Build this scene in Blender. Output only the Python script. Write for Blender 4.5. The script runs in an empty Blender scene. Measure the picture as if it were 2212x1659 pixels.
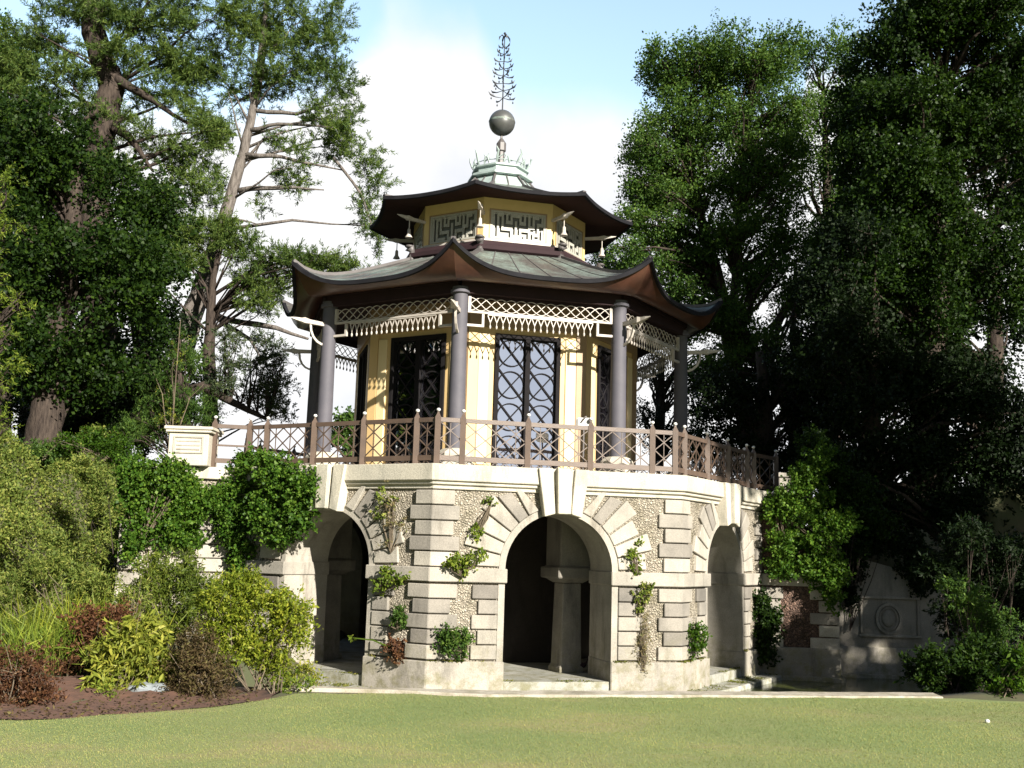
import bpy, math, random
import numpy as np
from mathutils import Vector, Matrix
rng = np.random.default_rng(7); random.seed(7)
PI = math.pi; rad = math.radians
scene = bpy.context.scene; COL = scene.collection

# ------------------------------------------------------------------ camera
W, H = 2212.0, 1659.0
F, PITCH, ROLL, EYE = 2385.4, 0.1523, 0.0294, 2.595
def ray(px, py):
    du, dv = px - W/2, py - H/2
    c, s = math.cos(ROLL), math.sin(ROLL)
    X = du*c + dv*s; w = -du*s + dv*c
    cp, sp = math.cos(PITCH), math.sin(PITCH)
    return np.array([X, F*cp + w*sp, F*sp - w*cp])
def at(px, py, Y):
    d = ray(px, py); d = d/d[1]*Y
    return Vector((d[0], Y, d[2] + EYE))
def atz(px, py, z):
    d = ray(px, py); t = (z - EYE)/d[2]
    return Vector((d[0]*t, d[1]*t, z))
cam = bpy.data.objects.new('camera', bpy.data.cameras.new('camera')); COL.objects.link(cam)
cam.data.sensor_width = 36; cam.data.lens = 36*F/W
cam.data.clip_end = 2000; cam.data.clip_start = .1
c_, s_ = math.cos(ROLL), math.sin(ROLL)
Xv = Vector((1, 0, 0)); Uv = Vector((0, -math.sin(PITCH), math.cos(PITCH))); Fv = Vector((0, math.cos(PITCH), math.sin(PITCH)))
rt = Xv*c_ + Uv*s_; up = -Xv*s_ + Uv*c_
M = Matrix((rt, up, -Fv)).transposed().to_4x4(); M.translation = (0, 0, EYE)
cam.matrix_world = M
scene.camera = cam

# ------------------------------------------------------------------ tagging
def tag(o, label=None, cat=None, group=None, kind=None):
    if label: o['label'] = label
    if cat: o['category'] = cat
    if group: o['group'] = group
    if kind: o['kind'] = kind
    return o
def empty(name, loc, label, cat, group=None):
    o = bpy.data.objects.new(name, None); COL.objects.link(o); o.location = loc
    o.empty_display_size = .2
    return tag(o, label, cat, group)
def worldloc(o):
    v = Vector((0, 0, 0))
    while o is not None: v += o.location; o = o.parent
    return v
class MB:
    """collects verts / faces in world coordinates and links them as one object"""
    def __init__(s): s.v = []; s.f = []
    def add(s, vs, fs):
        b = len(s.v); s.v += [tuple(p) for p in vs]; s.f += [tuple(i + b for i in f) for f in fs]
    def loft(s, a, b, cap=True):
        n = len(a); vs = list(a) + list(b)
        fs = [(i, (i+1) % n, n+(i+1) % n, n+i) for i in range(n)]
        if cap: fs += [tuple(range(n))[::-1], tuple(range(n, 2*n))]
        s.add(vs, fs)
    def prism(s, pts, z0, z1):
        s.loft([(p[0], p[1], z0) for p in pts], [(p[0], p[1], z1) for p in pts])
    def box(s, x0, x1, y0, y1, z0, z1):
        s.prism([(x0, y0), (x1, y0), (x1, y1), (x0, y1)], z0, z1)
    def fbox(s, fr, u0, u1, n0, n1, z0, z1):
        s.prism([fr(u0, n1), fr(u1, n1), fr(u1, n0), fr(u0, n0)], z0, z1)
    def fpoly(s, fr, uz, n0, n1, uz_in=None):
        a = [(*fr(u, n1)[:2], z) for u, z in uz]
        b = [(*fr(u, n0)[:2], z) for u, z in (uz_in or uz)]
        s.loft(a, b)
    def bar(s, p, q, w, h=None, upv=(0, 0, 1)):
        p, q = Vector(p), Vector(q); h = h or w
        d = (q-p)
        if d.length < 1e-6: return
        d.normalize(); a = d.cross(Vector(upv))
        if a.length < 1e-3: a = d.cross(Vector((1, 0, 0)))
        a.normalize(); b = a.cross(d).normalized()
        o = [a*w/2+b*h/2, -a*w/2+b*h/2, -a*w/2-b*h/2, a*w/2-b*h/2]
        s.loft([p+k for k in o], [q+k for k in o])
    def strip(s, pts, w, h=None, upv=(0, 0, 1)):
        """continuous swept rectangular bar along pts"""
        h = h or w; pts = [Vector(p) for p in pts]; rings = []
        for i, p in enumerate(pts):
            d = (pts[min(i+1, len(pts)-1)] - pts[max(i-1, 0)]).normalized()
            a = d.cross(Vector(upv))
            if a.length < 1e-3: a = d.cross(Vector((1, 0, .1)))
            a.normalize(); b = a.cross(d).normalized()
            rings.append([p+a*w/2+b*h/2, p-a*w/2+b*h/2, p-a*w/2-b*h/2, p+a*w/2-b*h/2])
        s.rings(rings)
    def rings(s, rings, cap=True):
        n = len(rings[0]); vs = [p for r in rings for p in r]; fs = []
        for k in range(len(rings)-1):
            for i in range(n):
                fs.append((k*n+i, k*n+(i+1) % n, (k+1)*n+(i+1) % n, (k+1)*n+i))
        if cap: fs += [tuple(range(n))[::-1], tuple(range((len(rings)-1)*n, len(rings)*n))]
        s.add(vs, fs)
    def tube(s, pts, rs, seg=8, rough=0.):
        pts = [Vector(p) for p in pts]; rings = []; ref = Vector((.37, .21, .9)).normalized()
        for i, p in enumerate(pts):
            d = (pts[min(i+1, len(pts)-1)] - pts[max(i-1, 0)]).normalized()
            a = d.cross(ref if abs(d.dot(ref)) < .95 else Vector((1, 0, 0))).normalized(); b = d.cross(a)
            r = rs[i] if hasattr(rs, '__len__') else rs
            rings.append([p + (a*math.cos(2*PI*k/seg) + b*math.sin(2*PI*k/seg))*r*(1+rough*random.uniform(-1, 1)) for k in range(seg)])
        s.rings(rings)
    def lathe(s, prof, c, seg=24, a0=0., cap=True):
        rings = [[(c[0]+r*math.sin(a0+2*PI*k/seg), c[1]-r*math.cos(a0+2*PI*k/seg), z) for k in range(seg)] for r, z in prof]
        s.rings(rings, cap)
    def ball(s, c, r, seg=12, sq=(1, 1, 1)):
        rings = []
        for i in range(1, seg//2):
            t = PI*i/(seg//2)
            rings.append([(c[0]+r*sq[0]*math.sin(t)*math.cos(2*PI*k/seg), c[1]+r*sq[1]*math.sin(t)*math.sin(2*PI*k/seg), c[2]-r*sq[2]*math.cos(t)) for k in range(seg)])
        b = len(s.v); s.rings(rings, False); n = len(rings)*seg
        s.v += [(c[0], c[1], c[2]-r*sq[2]), (c[0], c[1], c[2]+r*sq[2])]
        for k in range(seg):
            s.f.append((b+n, b+(k+1) % seg, b+k)); s.f.append((b+n+1, b+n-seg+k, b+n-seg+(k+1) % seg))
    def build(s, name, mat, parent=None, smooth=False, bevel=0, **kw):
        me = bpy.data.meshes.new(name); o = bpy.data.objects.new(name, me); COL.objects.link(o)
        off = Vector((0, 0, 0))
        if parent is not None: off = worldloc(parent); o.parent = parent
        elif s.v:
            a = np.array(s.v); off = Vector(((a[:, 0].min()+a[:, 0].max())/2, (a[:, 1].min()+a[:, 1].max())/2, a[:, 2].min())); o.location = off
            off = Vector(off)
        me.from_pydata([(p[0]-off[0], p[1]-off[1], p[2]-off[2]) for p in s.v], [], s.f)
        me.validate(); me.update()
        import bmesh
        bm = bmesh.new(); bm.from_mesh(me); bmesh.ops.recalc_face_normals(bm, faces=bm.faces); bm.to_mesh(me); bm.free()
        if mat: me.materials.append(mat)
        if smooth:
            for p in me.polygons: p.use_smooth = True
            if smooth != True: me.set_sharp_from_angle(angle=rad(smooth))
        if bevel:
            m = o.modifiers.new('bevel', 'BEVEL'); m.width = bevel; m.segments = 1; m.limit_method = 'ANGLE'; m.angle_limit = rad(40)
        tag(o, **kw)
        return o

# ------------------------------------------------------------------ materials
def nt(name):
    m = bpy.data.materials.new(name); m.use_nodes = True; t = m.node_tree; t.nodes.clear()
    out = t.nodes.new('ShaderNodeOutputMaterial'); return m, t, out
def N(t, typ, **kw):
    n = t.nodes.new(typ)
    for k, v in kw.items():
        if k in n.inputs: n.inputs[k].default_value = v
        else: setattr(n, k, v)
    return n
def L(t, a, ao, b, bi): t.links.new(a.outputs[ao], b.inputs[bi])
def pos(t, sc=(1, 1, 1)):
    g = N(t, 'ShaderNodeNewGeometry'); mp = N(t, 'ShaderNodeMapping'); mp.inputs['Scale'].default_value = sc
    L(t, g, 'Position', mp, 'Vector'); return mp
def ramp(t, stops):
    r = N(t, 'ShaderNodeValToRGB'); e = r.color_ramp.elements
    while len(e) < len(stops): e.new(.5)
    for k, (p, c) in enumerate(stops): e[k].position = p; e[k].color = (*c, 1) if len(c) == 3 else c
    return r
def mix(t, fac, a, b, mode='MIX'):
    m = N(t, 'ShaderNodeMix', data_type='RGBA', blend_type=mode)
    for val, idx in ((fac, 0), (a, 6), (b, 7)):
        if isinstance(val, tuple) and hasattr(val[0], 'outputs'): t.links.new(val[0].outputs[val[1]], m.inputs[idx])
        elif isinstance(val, tuple): m.inputs[idx].default_value = (*val, 1)
        else: m.inputs[idx].default_value = val
    return (m, 2)
def noise(t, scale, detail=4, rough=.55, sc=(1, 1, 1), dist=0):
    n = N(t, 'ShaderNodeTexNoise', Scale=scale, Detail=detail, Roughness=rough, Distortion=dist)
    L(t, pos(t, sc), 0, n, 'Vector'); return n
ALB = .79
def sc_(c, k): return tuple(x*k for x in c)
def paint(name, c, c2=None, rough=.5, scale=3., amt=.6, bump=.15, bscale=40, metallic=0, streak=False, spec=.5):
    c = sc_(c, ALB); c2 = sc_(c2, ALB) if c2 else None
    m, t, out = nt(name); b = N(t, 'ShaderNodeBsdfPrincipled', Roughness=rough, Metallic=metallic)
    b.inputs['Specular IOR Level'].default_value = spec
    c2 = c2 or tuple(x*.6 for x in c)
    n = noise(t, scale, 6, .65, (1, 1, .25) if streak else (1, 1, 1))
    r = ramp(t, [(.35, (0, 0, 0)), (.7, (1, 1, 1))]); L(t, n, 0, r, 0)
    f = N(t, 'ShaderNodeMath', operation='MULTIPLY'); f.inputs[1].default_value = amt; L(t, r, 0, f, 0)
    col = mix(t, (f, 0), c, c2); t.links.new(col[0].outputs[2], b.inputs['Base Color'])
    n2 = noise(t, bscale, 3); bp = N(t, 'ShaderNodeBump', Strength=bump, Distance=.01); L(t, n2, 0, bp, 'Height'); L(t, bp, 0, b, 'Normal')
    L(t, b, 0, out, 0); return m
def stone(name, c=(.56, .525, .46), c2=(.37, .35, .31), dark=(.15, .13, .10), rough=.85, moss=True, bump=.5):
    c, c2, dark = sc_(c, ALB), sc_(c2, ALB), sc_(dark, ALB)
    m, t, out = nt(name); b = N(t, 'ShaderNodeBsdfPrincipled', Roughness=rough); b.inputs['Specular IOR Level'].default_value = .25
    n1 = noise(t, 1.1, 7, .6); r1 = ramp(t, [(.38, (0, 0, 0)), (.66, (1, 1, 1))]); L(t, n1, 0, r1, 0)
    n2 = noise(t, 2.6, 6, .7, (1, 1, .22)); r2 = ramp(t, [(.52, (0, 0, 0)), (.72, (1, 1, 1))]); L(t, n2, 0, r2, 0)
    n3 = noise(t, 55, 4, .7); r3 = ramp(t, [(.3, (.72, .72, .72)), (.65, (1.08, 1.08, 1.08))]); L(t, n3, 0, r3, 0)
    a = mix(t, (r1, 0), c, c2)
    gi = N(t, 'ShaderNodeNewGeometry'); ri = ramp(t, [(0, (.62, .61, .61)), (.4, (.88, .87, .86)), (1, (1.12, 1.11, 1.08))]); L(t, gi, 'Random Per Island', ri, 0); a = mix(t, 1., a, (ri, 0), 'MULTIPLY')
    f = N(t, 'ShaderNodeMath', operation='MULTIPLY'); f.inputs[1].default_value = .72; L(t, r2, 0, f, 0)
    a = mix(t, (f, 0), a, dark)
    if moss:
        g = N(t, 'ShaderNodeNewGeometry'); sx = N(t, 'ShaderNodeSeparateXYZ'); L(t, g, 'Position', sx, 0)
        mr = N(t, 'ShaderNodeMapRange'); mr.inputs[1].default_value = 1.3; mr.inputs[2].default_value = -.05; L(t, sx, 2, mr, 0)
        nm = noise(t, 3.5, 6, .7); rm = ramp(t, [(.45, (0, 0, 0)), (.62, (1, 1, 1))]); L(t, nm, 0, rm, 0)
        k = N(t, 'ShaderNodeMath', operation='MULTIPLY'); L(t, mr, 0, k, 0); L(t, rm, 0, k, 1)
        k2 = N(t, 'ShaderNodeMath', operation='MULTIPLY'); L(t, k, 0, k2, 0); k2.inputs[1].default_value = .8
        a = mix(t, (k2, 0), a, (.16, .15, .07))
    a = mix(t, 1., a, (r3, 0), 'MULTIPLY')
    t.links.new(a[0].outputs[2], b.inputs['Base Color'])
    nb = noise(t, 22, 8, .75); bp = N(t, 'ShaderNodeBump', Strength=bump, Distance=.02); L(t, nb, 0, bp, 'Height'); L(t, bp, 0, b, 'Normal')
    L(t, b, 0, out, 0); return m
def rubble(name, c=(.66, .60, .49), c2=(.50, .45, .36), joint=(.25, .21, .16), sc=20.):
    c, c2, joint = sc_(c, ALB), sc_(c2, ALB), sc_(joint, ALB)
    m, t, out = nt(name); b = N(t, 'ShaderNodeBsdfPrincipled', Roughness=.95); b.inputs['Specular IOR Level'].default_value = .15
    mp = pos(t); nd = N(t, 'ShaderNodeTexNoise', Scale=7., Detail=4.); L(t, mp, 0, nd, 'Vector')
    ad = N(t, 'ShaderNodeMixRGB', blend_type='ADD', Fac=.12); L(t, mp, 0, ad, 1); L(t, nd, 1, ad, 2)
    v = N(t, 'ShaderNodeTexVoronoi', feature='DISTANCE_TO_EDGE', Scale=sc); L(t, ad, 0, v, 'Vector')
    v2 = N(t, 'ShaderNodeTexVoronoi', Scale=sc); L(t, ad, 0, v2, 'Vector')
    r = ramp(t, [(0, (0, 0, 0)), (.09, (1, 1, 1))]); L(t, v, 0, r, 0)
    sep = N(t, 'ShaderNodeSeparateColor'); L(t, v2, 'Color', sep, 0)
    a = mix(t, (sep, 0), c, c2); a = mix(t, (r, 0), joint, a)
    n1 = noise(t, 1.6, 5, .6); r1 = ramp(t, [(.5, (1, 1, 1)), (.7, (.55, .55, .48))]); L(t, n1, 0, r1, 0)
    a = mix(t, 1., a, (r1, 0), 'MULTIPLY')
    t.links.new(a[0].outputs[2], b.inputs['Base Color'])
    r4 = ramp(t, [(0, (0, 0, 0)), (.35, (1, 1, 1))]); L(t, v, 0, r4, 0)
    n5 = noise(t, 45, 4, .7); md = N(t, 'ShaderNodeMath', operation='MULTIPLY_ADD'); L(t, n5, 0, md, 0); md.inputs[1].default_value = .5; L(t, r4, 0, md, 2)
    bp = N(t, 'ShaderNodeBump', Strength=1., Distance=.04); L(t, md, 0, bp, 'Height'); L(t, bp, 0, b, 'Normal')
    L(t, b, 0, out, 0); return m
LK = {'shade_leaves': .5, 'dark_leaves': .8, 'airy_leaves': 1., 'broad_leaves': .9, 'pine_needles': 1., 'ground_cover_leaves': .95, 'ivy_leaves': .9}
def leafmat(name, cols, trans=.35, rough=.55):
    m, t, out = nt(name)
    cols = [sc_(c, LK.get(name, .86)) for c in cols]
    at_ = N(t, 'ShaderNodeAttribute', attribute_name='rnd')
    n = len(cols); r = ramp(t, [(k/(max(n-1, 1)), c) for k, c in enumerate(cols)]); L(t, at_, 'Fac', r, 0)
    nz = noise(t, .55, 3); r2 = ramp(t, [(.3, (.70, .74, .62)), (.7, (1.25, 1.15, .9))]); L(t, nz, 0, r2, 0)
    a = mix(t, 1., (r, 0), (r2, 0), 'MULTIPLY')
    b = N(t, 'ShaderNodeBsdfPrincipled', Roughness=rough); b.inputs['Specular IOR Level'].default_value = .16
    t.links.new(a[0].outputs[2], b.inputs['Base Color'])
    tr = N(t, 'ShaderNodeBsdfTranslucent'); a2 = mix(t, 1., a, (1.25, 1.3, .5), 'MULTIPLY'); t.links.new(a2[0].outputs[2], tr.inputs[0])
    ms = N(t, 'ShaderNodeMixShader', Fac=trans); L(t, b, 0, ms, 1); L(t, tr, 0, ms, 2); L(t, ms, 0, out, 0); return m
def bark(name, c=(.16, .115, .09), c2=(.05, .038, .03), sc=(6, 6, 1.3)):
    m, t, out = nt(name); b = N(t, 'ShaderNodeBsdfPrincipled', Roughness=.95); b.inputs['Specular IOR Level'].default_value = .1
    n = noise(t, 2.2, 6, .7, sc); r = ramp(t, [(.35, c2), (.62, c), (.8, tuple(min(1, x*1.7) for x in c))]); L(t, n, 0, r, 0); L(t, r, 0, b, 'Base Color')
    bp = N(t, 'ShaderNodeBump', Strength=1., Distance=.05); L(t, n, 0, bp, 'Height'); L(t, bp, 0, b, 'Normal'); L(t, b, 0, out, 0); return m

M_ = {}
M_['stone'] = stone('limestone'); M_['stone_w'] = stone('pale_limestone', (.68, .64, .54), (.52, .50, .43), (.25, .25, .21))
M_['stone_g'] = stone('grey_limestone', (.33, .31, .27), (.20, .19, .17), (.08, .075, .07))
M_['rubble'] = rubble('rockwork'); M_['rubble_r'] = rubble('red_rockwork', (.26, .17, .13), (.15, .10, .08), (.05, .04, .035), 15)
M_['stone_m'] = stone('mid_grey_limestone', (.45, .42, .37), (.30, .285, .255), (.14, .13, .11)); M_['kerb'] = stone('worn_kerb_stone', (.66, .61, .53), (.42, .38, .31), (.14, .14, .08)); M_['core_shade'] = stone('interior_shade_stone', (.05, .042, .036), (.03, .026, .022), (.02, .018, .016), moss=False)  # mid-grey lower stone; near-black core stone has the interior's shade painted in
M_['floor'] = stone('paving_stone', (.50, .50, .46), (.36, .37, .33), (.2, .2, .16))
M_['col'] = paint('slate_paint', (.088, .086, .106), (.13, .122, .142), .7, 2.5, .6, .1)
M_['beam'] = paint('purple_brown_paint', (.040, .022, .026), (.024, .015, .017), .75, spec=.15)
M_['ochre'] = paint('ochre_paint', (.74, .53, .25), (.58, .40, .18), .55, 2., .5, .12, 30, streak=True)
M_['ochre_l'] = paint('light_ochre_paint', (.88, .72, .42), (.80, .62, .33), .5, 2., .4, .1, streak=True)
M_['tan'] = paint('tan_paint', (.40, .27, .15), (.30, .20, .11), .5, 3., .5)
M_['cream'] = paint('cream_paint', (.60, .55, .50), (.36, .32, .27), .5, 8., .5)
M_['rail'] = paint('brown_rail_paint', (.135, .092, .068), (.085, .062, .05), .45, 5., .7, .2)
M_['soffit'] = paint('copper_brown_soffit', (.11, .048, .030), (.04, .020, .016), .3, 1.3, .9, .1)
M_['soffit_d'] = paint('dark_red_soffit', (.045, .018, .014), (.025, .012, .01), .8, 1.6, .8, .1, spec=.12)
M_['edge'] = paint('lead_edge', (.014, .014, .017), (.03, .03, .035), .8, 4., spec=.08); M_['lant'] = paint('lantern_ochre', (.84, .62, .27), (.72, .50, .2), .5, 3., .5); M_['fret'] = paint('grey_cream_fret', (.50, .49, .43), (.34, .33, .29), .5, 6.)
M_['lead'] = paint('lead_grey', (.13, .12, .12), (.07, .06, .06), .5, 4.)
M_['ball'] = paint('weathered_copper', (.10, .10, .10), (.16, .17, .165), .38, 3., .7, .1, metallic=.3)
M_['iron'] = paint('dark_iron', (.04, .045, .055), (.03, .03, .035), .5)
M_['mull'] = paint('glazing_bar_paint', (.020, .018, .020), (.012, .012, .012), .85, 6., spec=.08)
M_['white'] = paint('white_enamel', (.8, .8, .78), (.6, .6, .58), .4)
M_['rock'] = paint('pale_rock', (.30, .34, .37), (.16, .18, .18), .8, 6., .9, 1., 12)
M_['soil'] = paint('bare_soil', (.17, .085, .055), (.09, .05, .035), .95, 5., .9, 1., 14)
M_['bark'] = bark('grey_bark'); M_['bark_d'] = bark('dark_bark', (.07, .055, .045), (.025, .02, .018)); M_['bark_p'] = bark('pine_bark', (.19, .17, .155), (.075, .065, .058))
M_['stem'] = bark('pale_stem', (.17, .14, .10), (.075, .06, .045), (3, 3, 1))
def patina():
    m, t, out = nt('copper_patina'); b = N(t, 'ShaderNodeBsdfPrincipled', Roughness=.5, Metallic=.15)
    n = noise(t, 1.3, 7, .65); r = ramp(t, [(.42, (.10, .095, .088)), (.54, (.15, .18, .16)), (.72, (.27, .36, .325))]); L(t, n, 0, r, 0)
    n2 = noise(t, 14, 6, .8); r2 = ramp(t, [(.35, (.55, .5, .5)), (.6, (1.1, 1.1, 1.1))]); L(t, n2, 0, r2, 0)
    a = mix(t, 1., (r, 0), (r2, 0), 'MULTIPLY'); t.links.new(a[0].outputs[2], b.inputs['Base Color'])
    bp = N(t, 'ShaderNodeBump', Strength=.4, Distance=.02); L(t, n2, 0, bp, 'Height'); L(t, bp, 0, b, 'Normal'); L(t, b, 0, out, 0); return m
M_['patina'] = patina()
def glassy(name, fac=.5, tint=(.8, .85, .95), base=(.012, .008, .012)):
    m, t, out = nt(name); d = N(t, 'ShaderNodeBsdfDiffuse'); d.inputs[0].default_value = (*base, 1)
    g = N(t, 'ShaderNodeBsdfGlossy'); g.inputs['Color'].default_value = (*tint, 1); g.inputs['Roughness'].default_value = .03
    n = noise(t, 1.5, 2); bp = N(t, 'ShaderNodeBump', Strength=.05, Distance=.05); L(t, n, 0, bp, 'Height'); L(t, bp, 0, g, 'Normal')
    ms = N(t, 'ShaderNodeMixShader', Fac=fac); L(t, d, 0, ms, 1); L(t, g, 0, ms, 2); L(t, ms, 0, out, 0); return m
M_['dim'] = paint('dark_backing', (.16, .165, .145), (.09, .09, .08), .4)
M_['cupola'] = paint('pale_verdigris', (.42, .52, .50), (.25, .30, .29), .45, 4., .7)
M_['glass'] = glassy('reflective_pane', .85)
def watermat():
    m, t, out = nt('pond_water'); b = N(t, 'ShaderNodeBsdfPrincipled', Roughness=.06)
    n0 = noise(t, 1.2, 6, .7); r = ramp(t, [(.42, (.05, .055, .022)), (.6, (.085, .10, .03))]); L(t, n0, 0, r, 0); L(t, r, 0, b, 'Base Color')
    n = noise(t, 6, 3, .5, (1, 2.5, 1)); bp = N(t, 'ShaderNodeBump', Strength=.12, Distance=.02); L(t, n, 0, bp, 'Height'); L(t, bp, 0, b, 'Normal'); L(t, b, 0, out, 0); return m
M_['water'] = watermat()
def lawnmat():
    m, t, out = nt('mown_lawn'); b = N(t, 'ShaderNodeBsdfPrincipled', Roughness=.9); b.inputs['Specular IOR Level'].default_value = .1
    n = noise(t, .35, 5, .6, (1, 1.6, 1)); r = ramp(t, [(.38, (.19, .245, .10)), (.54, (.225, .26, .115)), (.68, (.30, .265, .145))]); L(t, n, 0, r, 0)
    n2 = noise(t, 60, 4, .8); r2 = ramp(t, [(.3, (.8, .8, .75)), (.7, (1.15, 1.12, 1.12))]); L(t, n2, 0, r2, 0)
    a = mix(t, 1., (r, 0), (r2, 0), 'MULTIPLY'); t.links.new(a[0].outputs[2], b.inputs['Base Color'])
    bp = N(t, 'ShaderNodeBump', Strength=.5, Distance=.02); L(t, n2, 0, bp, 'Height'); L(t, bp, 0, b, 'Normal'); L(t, b, 0, out, 0); return m
M_['lawn'] = lawnmat()
M_['ground'] = paint('rough_ground', (.09, .11, .045), (.11, .08, .05), .95, .8, .9, 1., 9)
M_['grass'] = leafmat('grass_blades', [(.22, .28, .115), (.26, .30, .13), (.33, .30, .165)], .25, .7)
LM = {
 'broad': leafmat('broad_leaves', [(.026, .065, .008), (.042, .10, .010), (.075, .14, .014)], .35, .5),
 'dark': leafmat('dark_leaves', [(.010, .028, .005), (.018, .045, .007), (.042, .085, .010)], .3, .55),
 'airy': leafmat('airy_leaves', [(.034, .078, .020), (.058, .118, .028), (.11, .18, .040)], .35, .55),
 'pine': leafmat('pine_needles', [(.040, .078, .022), (.070, .118, .030), (.125, .175, .045)], .25, .55),
 'pined': leafmat('blue_green_needles', [(.035, .055, .035), (.055, .085, .045), (.10, .13, .06)], .2, .55),
 'ivy': leafmat('ivy_leaves', [(.030, .080, .010), (.058, .130, .016), (.13, .22, .035)], .25, .5),
 'cover': leafmat('ground_cover_leaves', [(.075, .12, .025), (.15, .20, .05), (.28, .30, .09)], .3, .55),
 'yellow': leafmat('yellow_green_leaves', [(.13, .17, .03), (.25, .29, .05), (.42, .42, .09)], .35, .45),
 'lime': leafmat('lime_leaves', [(.09, .15, .025), (.17, .25, .04), (.30, .36, .07)], .4, .45),
 'red': leafmat('red_brown_leaves', [(.055, .026, .018), (.10, .045, .028), (.16, .085, .045)], .2, .6),
 'brown': leafmat('brown_twigs', [(.05, .035, .022), (.10, .07, .04), (.13, .12, .05)], .2, .7),
 'dry': leafmat('dry_creeper', [(.16, .13, .08), (.26, .22, .14), (.12, .15, .05)], .2, .7),
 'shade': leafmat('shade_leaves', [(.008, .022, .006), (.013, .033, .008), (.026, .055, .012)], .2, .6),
}

# ------------------------------------------------------------------ foliage
KMUL = 2.3
def leaf_object(name, P, D, Nn, Ln, Wd, mat, parent=None, fold=.12, **kw):
    """P base points, D directions, Nn normals; one rhombic leaf each"""
    n = len(P); D = D/np.linalg.norm(D, axis=1, keepdims=True)
    S = np.cross(D, Nn); S /= np.linalg.norm(S, axis=1, keepdims=True)+1e-9; U = np.cross(S, D)
    Ln = Ln.reshape(-1, 1); Wd = Wd.reshape(-1, 1)
    mid = P + D*Ln*.45
    V = np.stack([P, mid + S*Wd/2 + U*Wd*fold, P + D*Ln, mid - S*Wd/2 + U*Wd*fold], 1).reshape(-1, 3)
    off = Vector((0, 0, 0)); me = bpy.data.meshes.new(name); o = bpy.data.objects.new(name, me); COL.objects.link(o)
    if parent is not None: off = worldloc(parent); o.parent = parent
    V = V - np.array(off)
    me.vertices.add(4*n); me.vertices.foreach_set('co', V.astype(np.float32).ravel())
    me.loops.add(4*n); me.loops.foreach_set('vertex_index', np.arange(4*n, dtype=np.int32))
    me.polygons.add(n); me.polygons.foreach_set('loop_start', np.arange(0, 4*n, 4, dtype=np.int32))
    me.update(calc_edges=True)
    a = me.attributes.new('rnd', 'FLOAT', 'FACE'); a.data.foreach_set('value', rng.random(n).astype(np.float32)**1.3)
    me.materials.append(mat); tag(o, **kw); return o
def unit(n): 
    v = rng.normal(size=(n, 3)); return v/np.linalg.norm(v, axis=1, keepdims=True)
def clump_pts(cl, per_twig, dens, sig, shell=.5):
    """cl: rows cx cy cz rx ry rz ; returns twig centres and leaf positions"""
    T = []; 
    for c in cl:
        nt_ = max(3, int(dens*(c[3]*c[5]+c[3]*c[4]+c[4]*c[5])/3*4))
        u = unit(nt_)*(rng.random((nt_, 1))**shell); T.append(np.array(c[:3]) + u*np.array(c[3:6]))
    T = np.concatenate(T); C = np.repeat(T, per_twig, 0)
    return T, C + rng.normal(size=C.shape)*sig
def crown(name, cl, mat, parent, leaf=.13, asp=.6, per=9, dens=14, sig=.16, up=.5, radial=False, droop=0., shell=.5, spray=1., **kw):
    leaf = leaf*(.62 if radial else .74); per = int(per*(1.3 if radial else 1.45)); dens = dens*1.3
    T = []; O = []
    for c in cl:
        k = max(3, int(dens*(c[3]*c[5]+c[3]*c[4]+c[4]*c[5])/3*4)); u = unit(k)*(rng.random((k, 1))**shell)
        T.append(np.array(c[:3]) + u*np.array(c[3:6])); O.append(u)
    T = np.concatenate(T); O = np.concatenate(O); k = len(T)
    O = O*.9 + unit(k)*.55 + [0, 0, (.15 if radial else .05) - droop*.6]; O /= np.linalg.norm(O, axis=1, keepdims=True)
    ln = (3.2*leaf if radial else sig*2.6)*rng.uniform(.5, 1.3, (k, 1))*spray
    C = np.repeat(T, per, 0); Dd = np.repeat(O, per, 0); Lr = np.repeat(ln, per, 0); n = len(C)
    P = C + Dd*Lr*(rng.random((n, 1))-.3) + rng.normal(size=(n, 3))*(.012 if radial else sig*.38)
    D = unit(n) + Dd*(.9 if radial else .5); D[:, 2] += (up*.6 if radial else 0) - droop
    Nn = unit(n); Nn[:, 2] += up
    Ln = leaf*rng.uniform(.6, 1.35, n)
    return leaf_object(name, P, D, Nn, Ln, Ln*asp, mat, parent, **kw)
def ell(px, py, rx, ry, Y, depth=None):
    c = at(px, py, Y); s = Y/F*1.02
    return (c.x, c.y, c.z, rx*s, (depth if depth else (rx+ry)/2*s), ry*s)
def clumps(es, cr, k=1.2, flat=.75):
    out = []; k = k*KMUL
    for e in es:
        n = max(1, int(k*(e[3]*e[5]+e[3]*e[4]+e[4]*e[5])/3/(cr*cr)))
        for _ in range(n):
            u = unit(1)[0]*rng.random()**.38; r = cr*rng.uniform(.6, 1.3)
            out.append((e[0]+u[0]*max(e[3]-r*.6, .1), e[1]+u[1]*max(e[4]-r*.6, .05), e[2]+u[2]*max(e[5]-r*.5, .1), min(r, e[3]), min(r, e[4]*1.0+.05), min(r*flat, e[5])))
    return out
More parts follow.
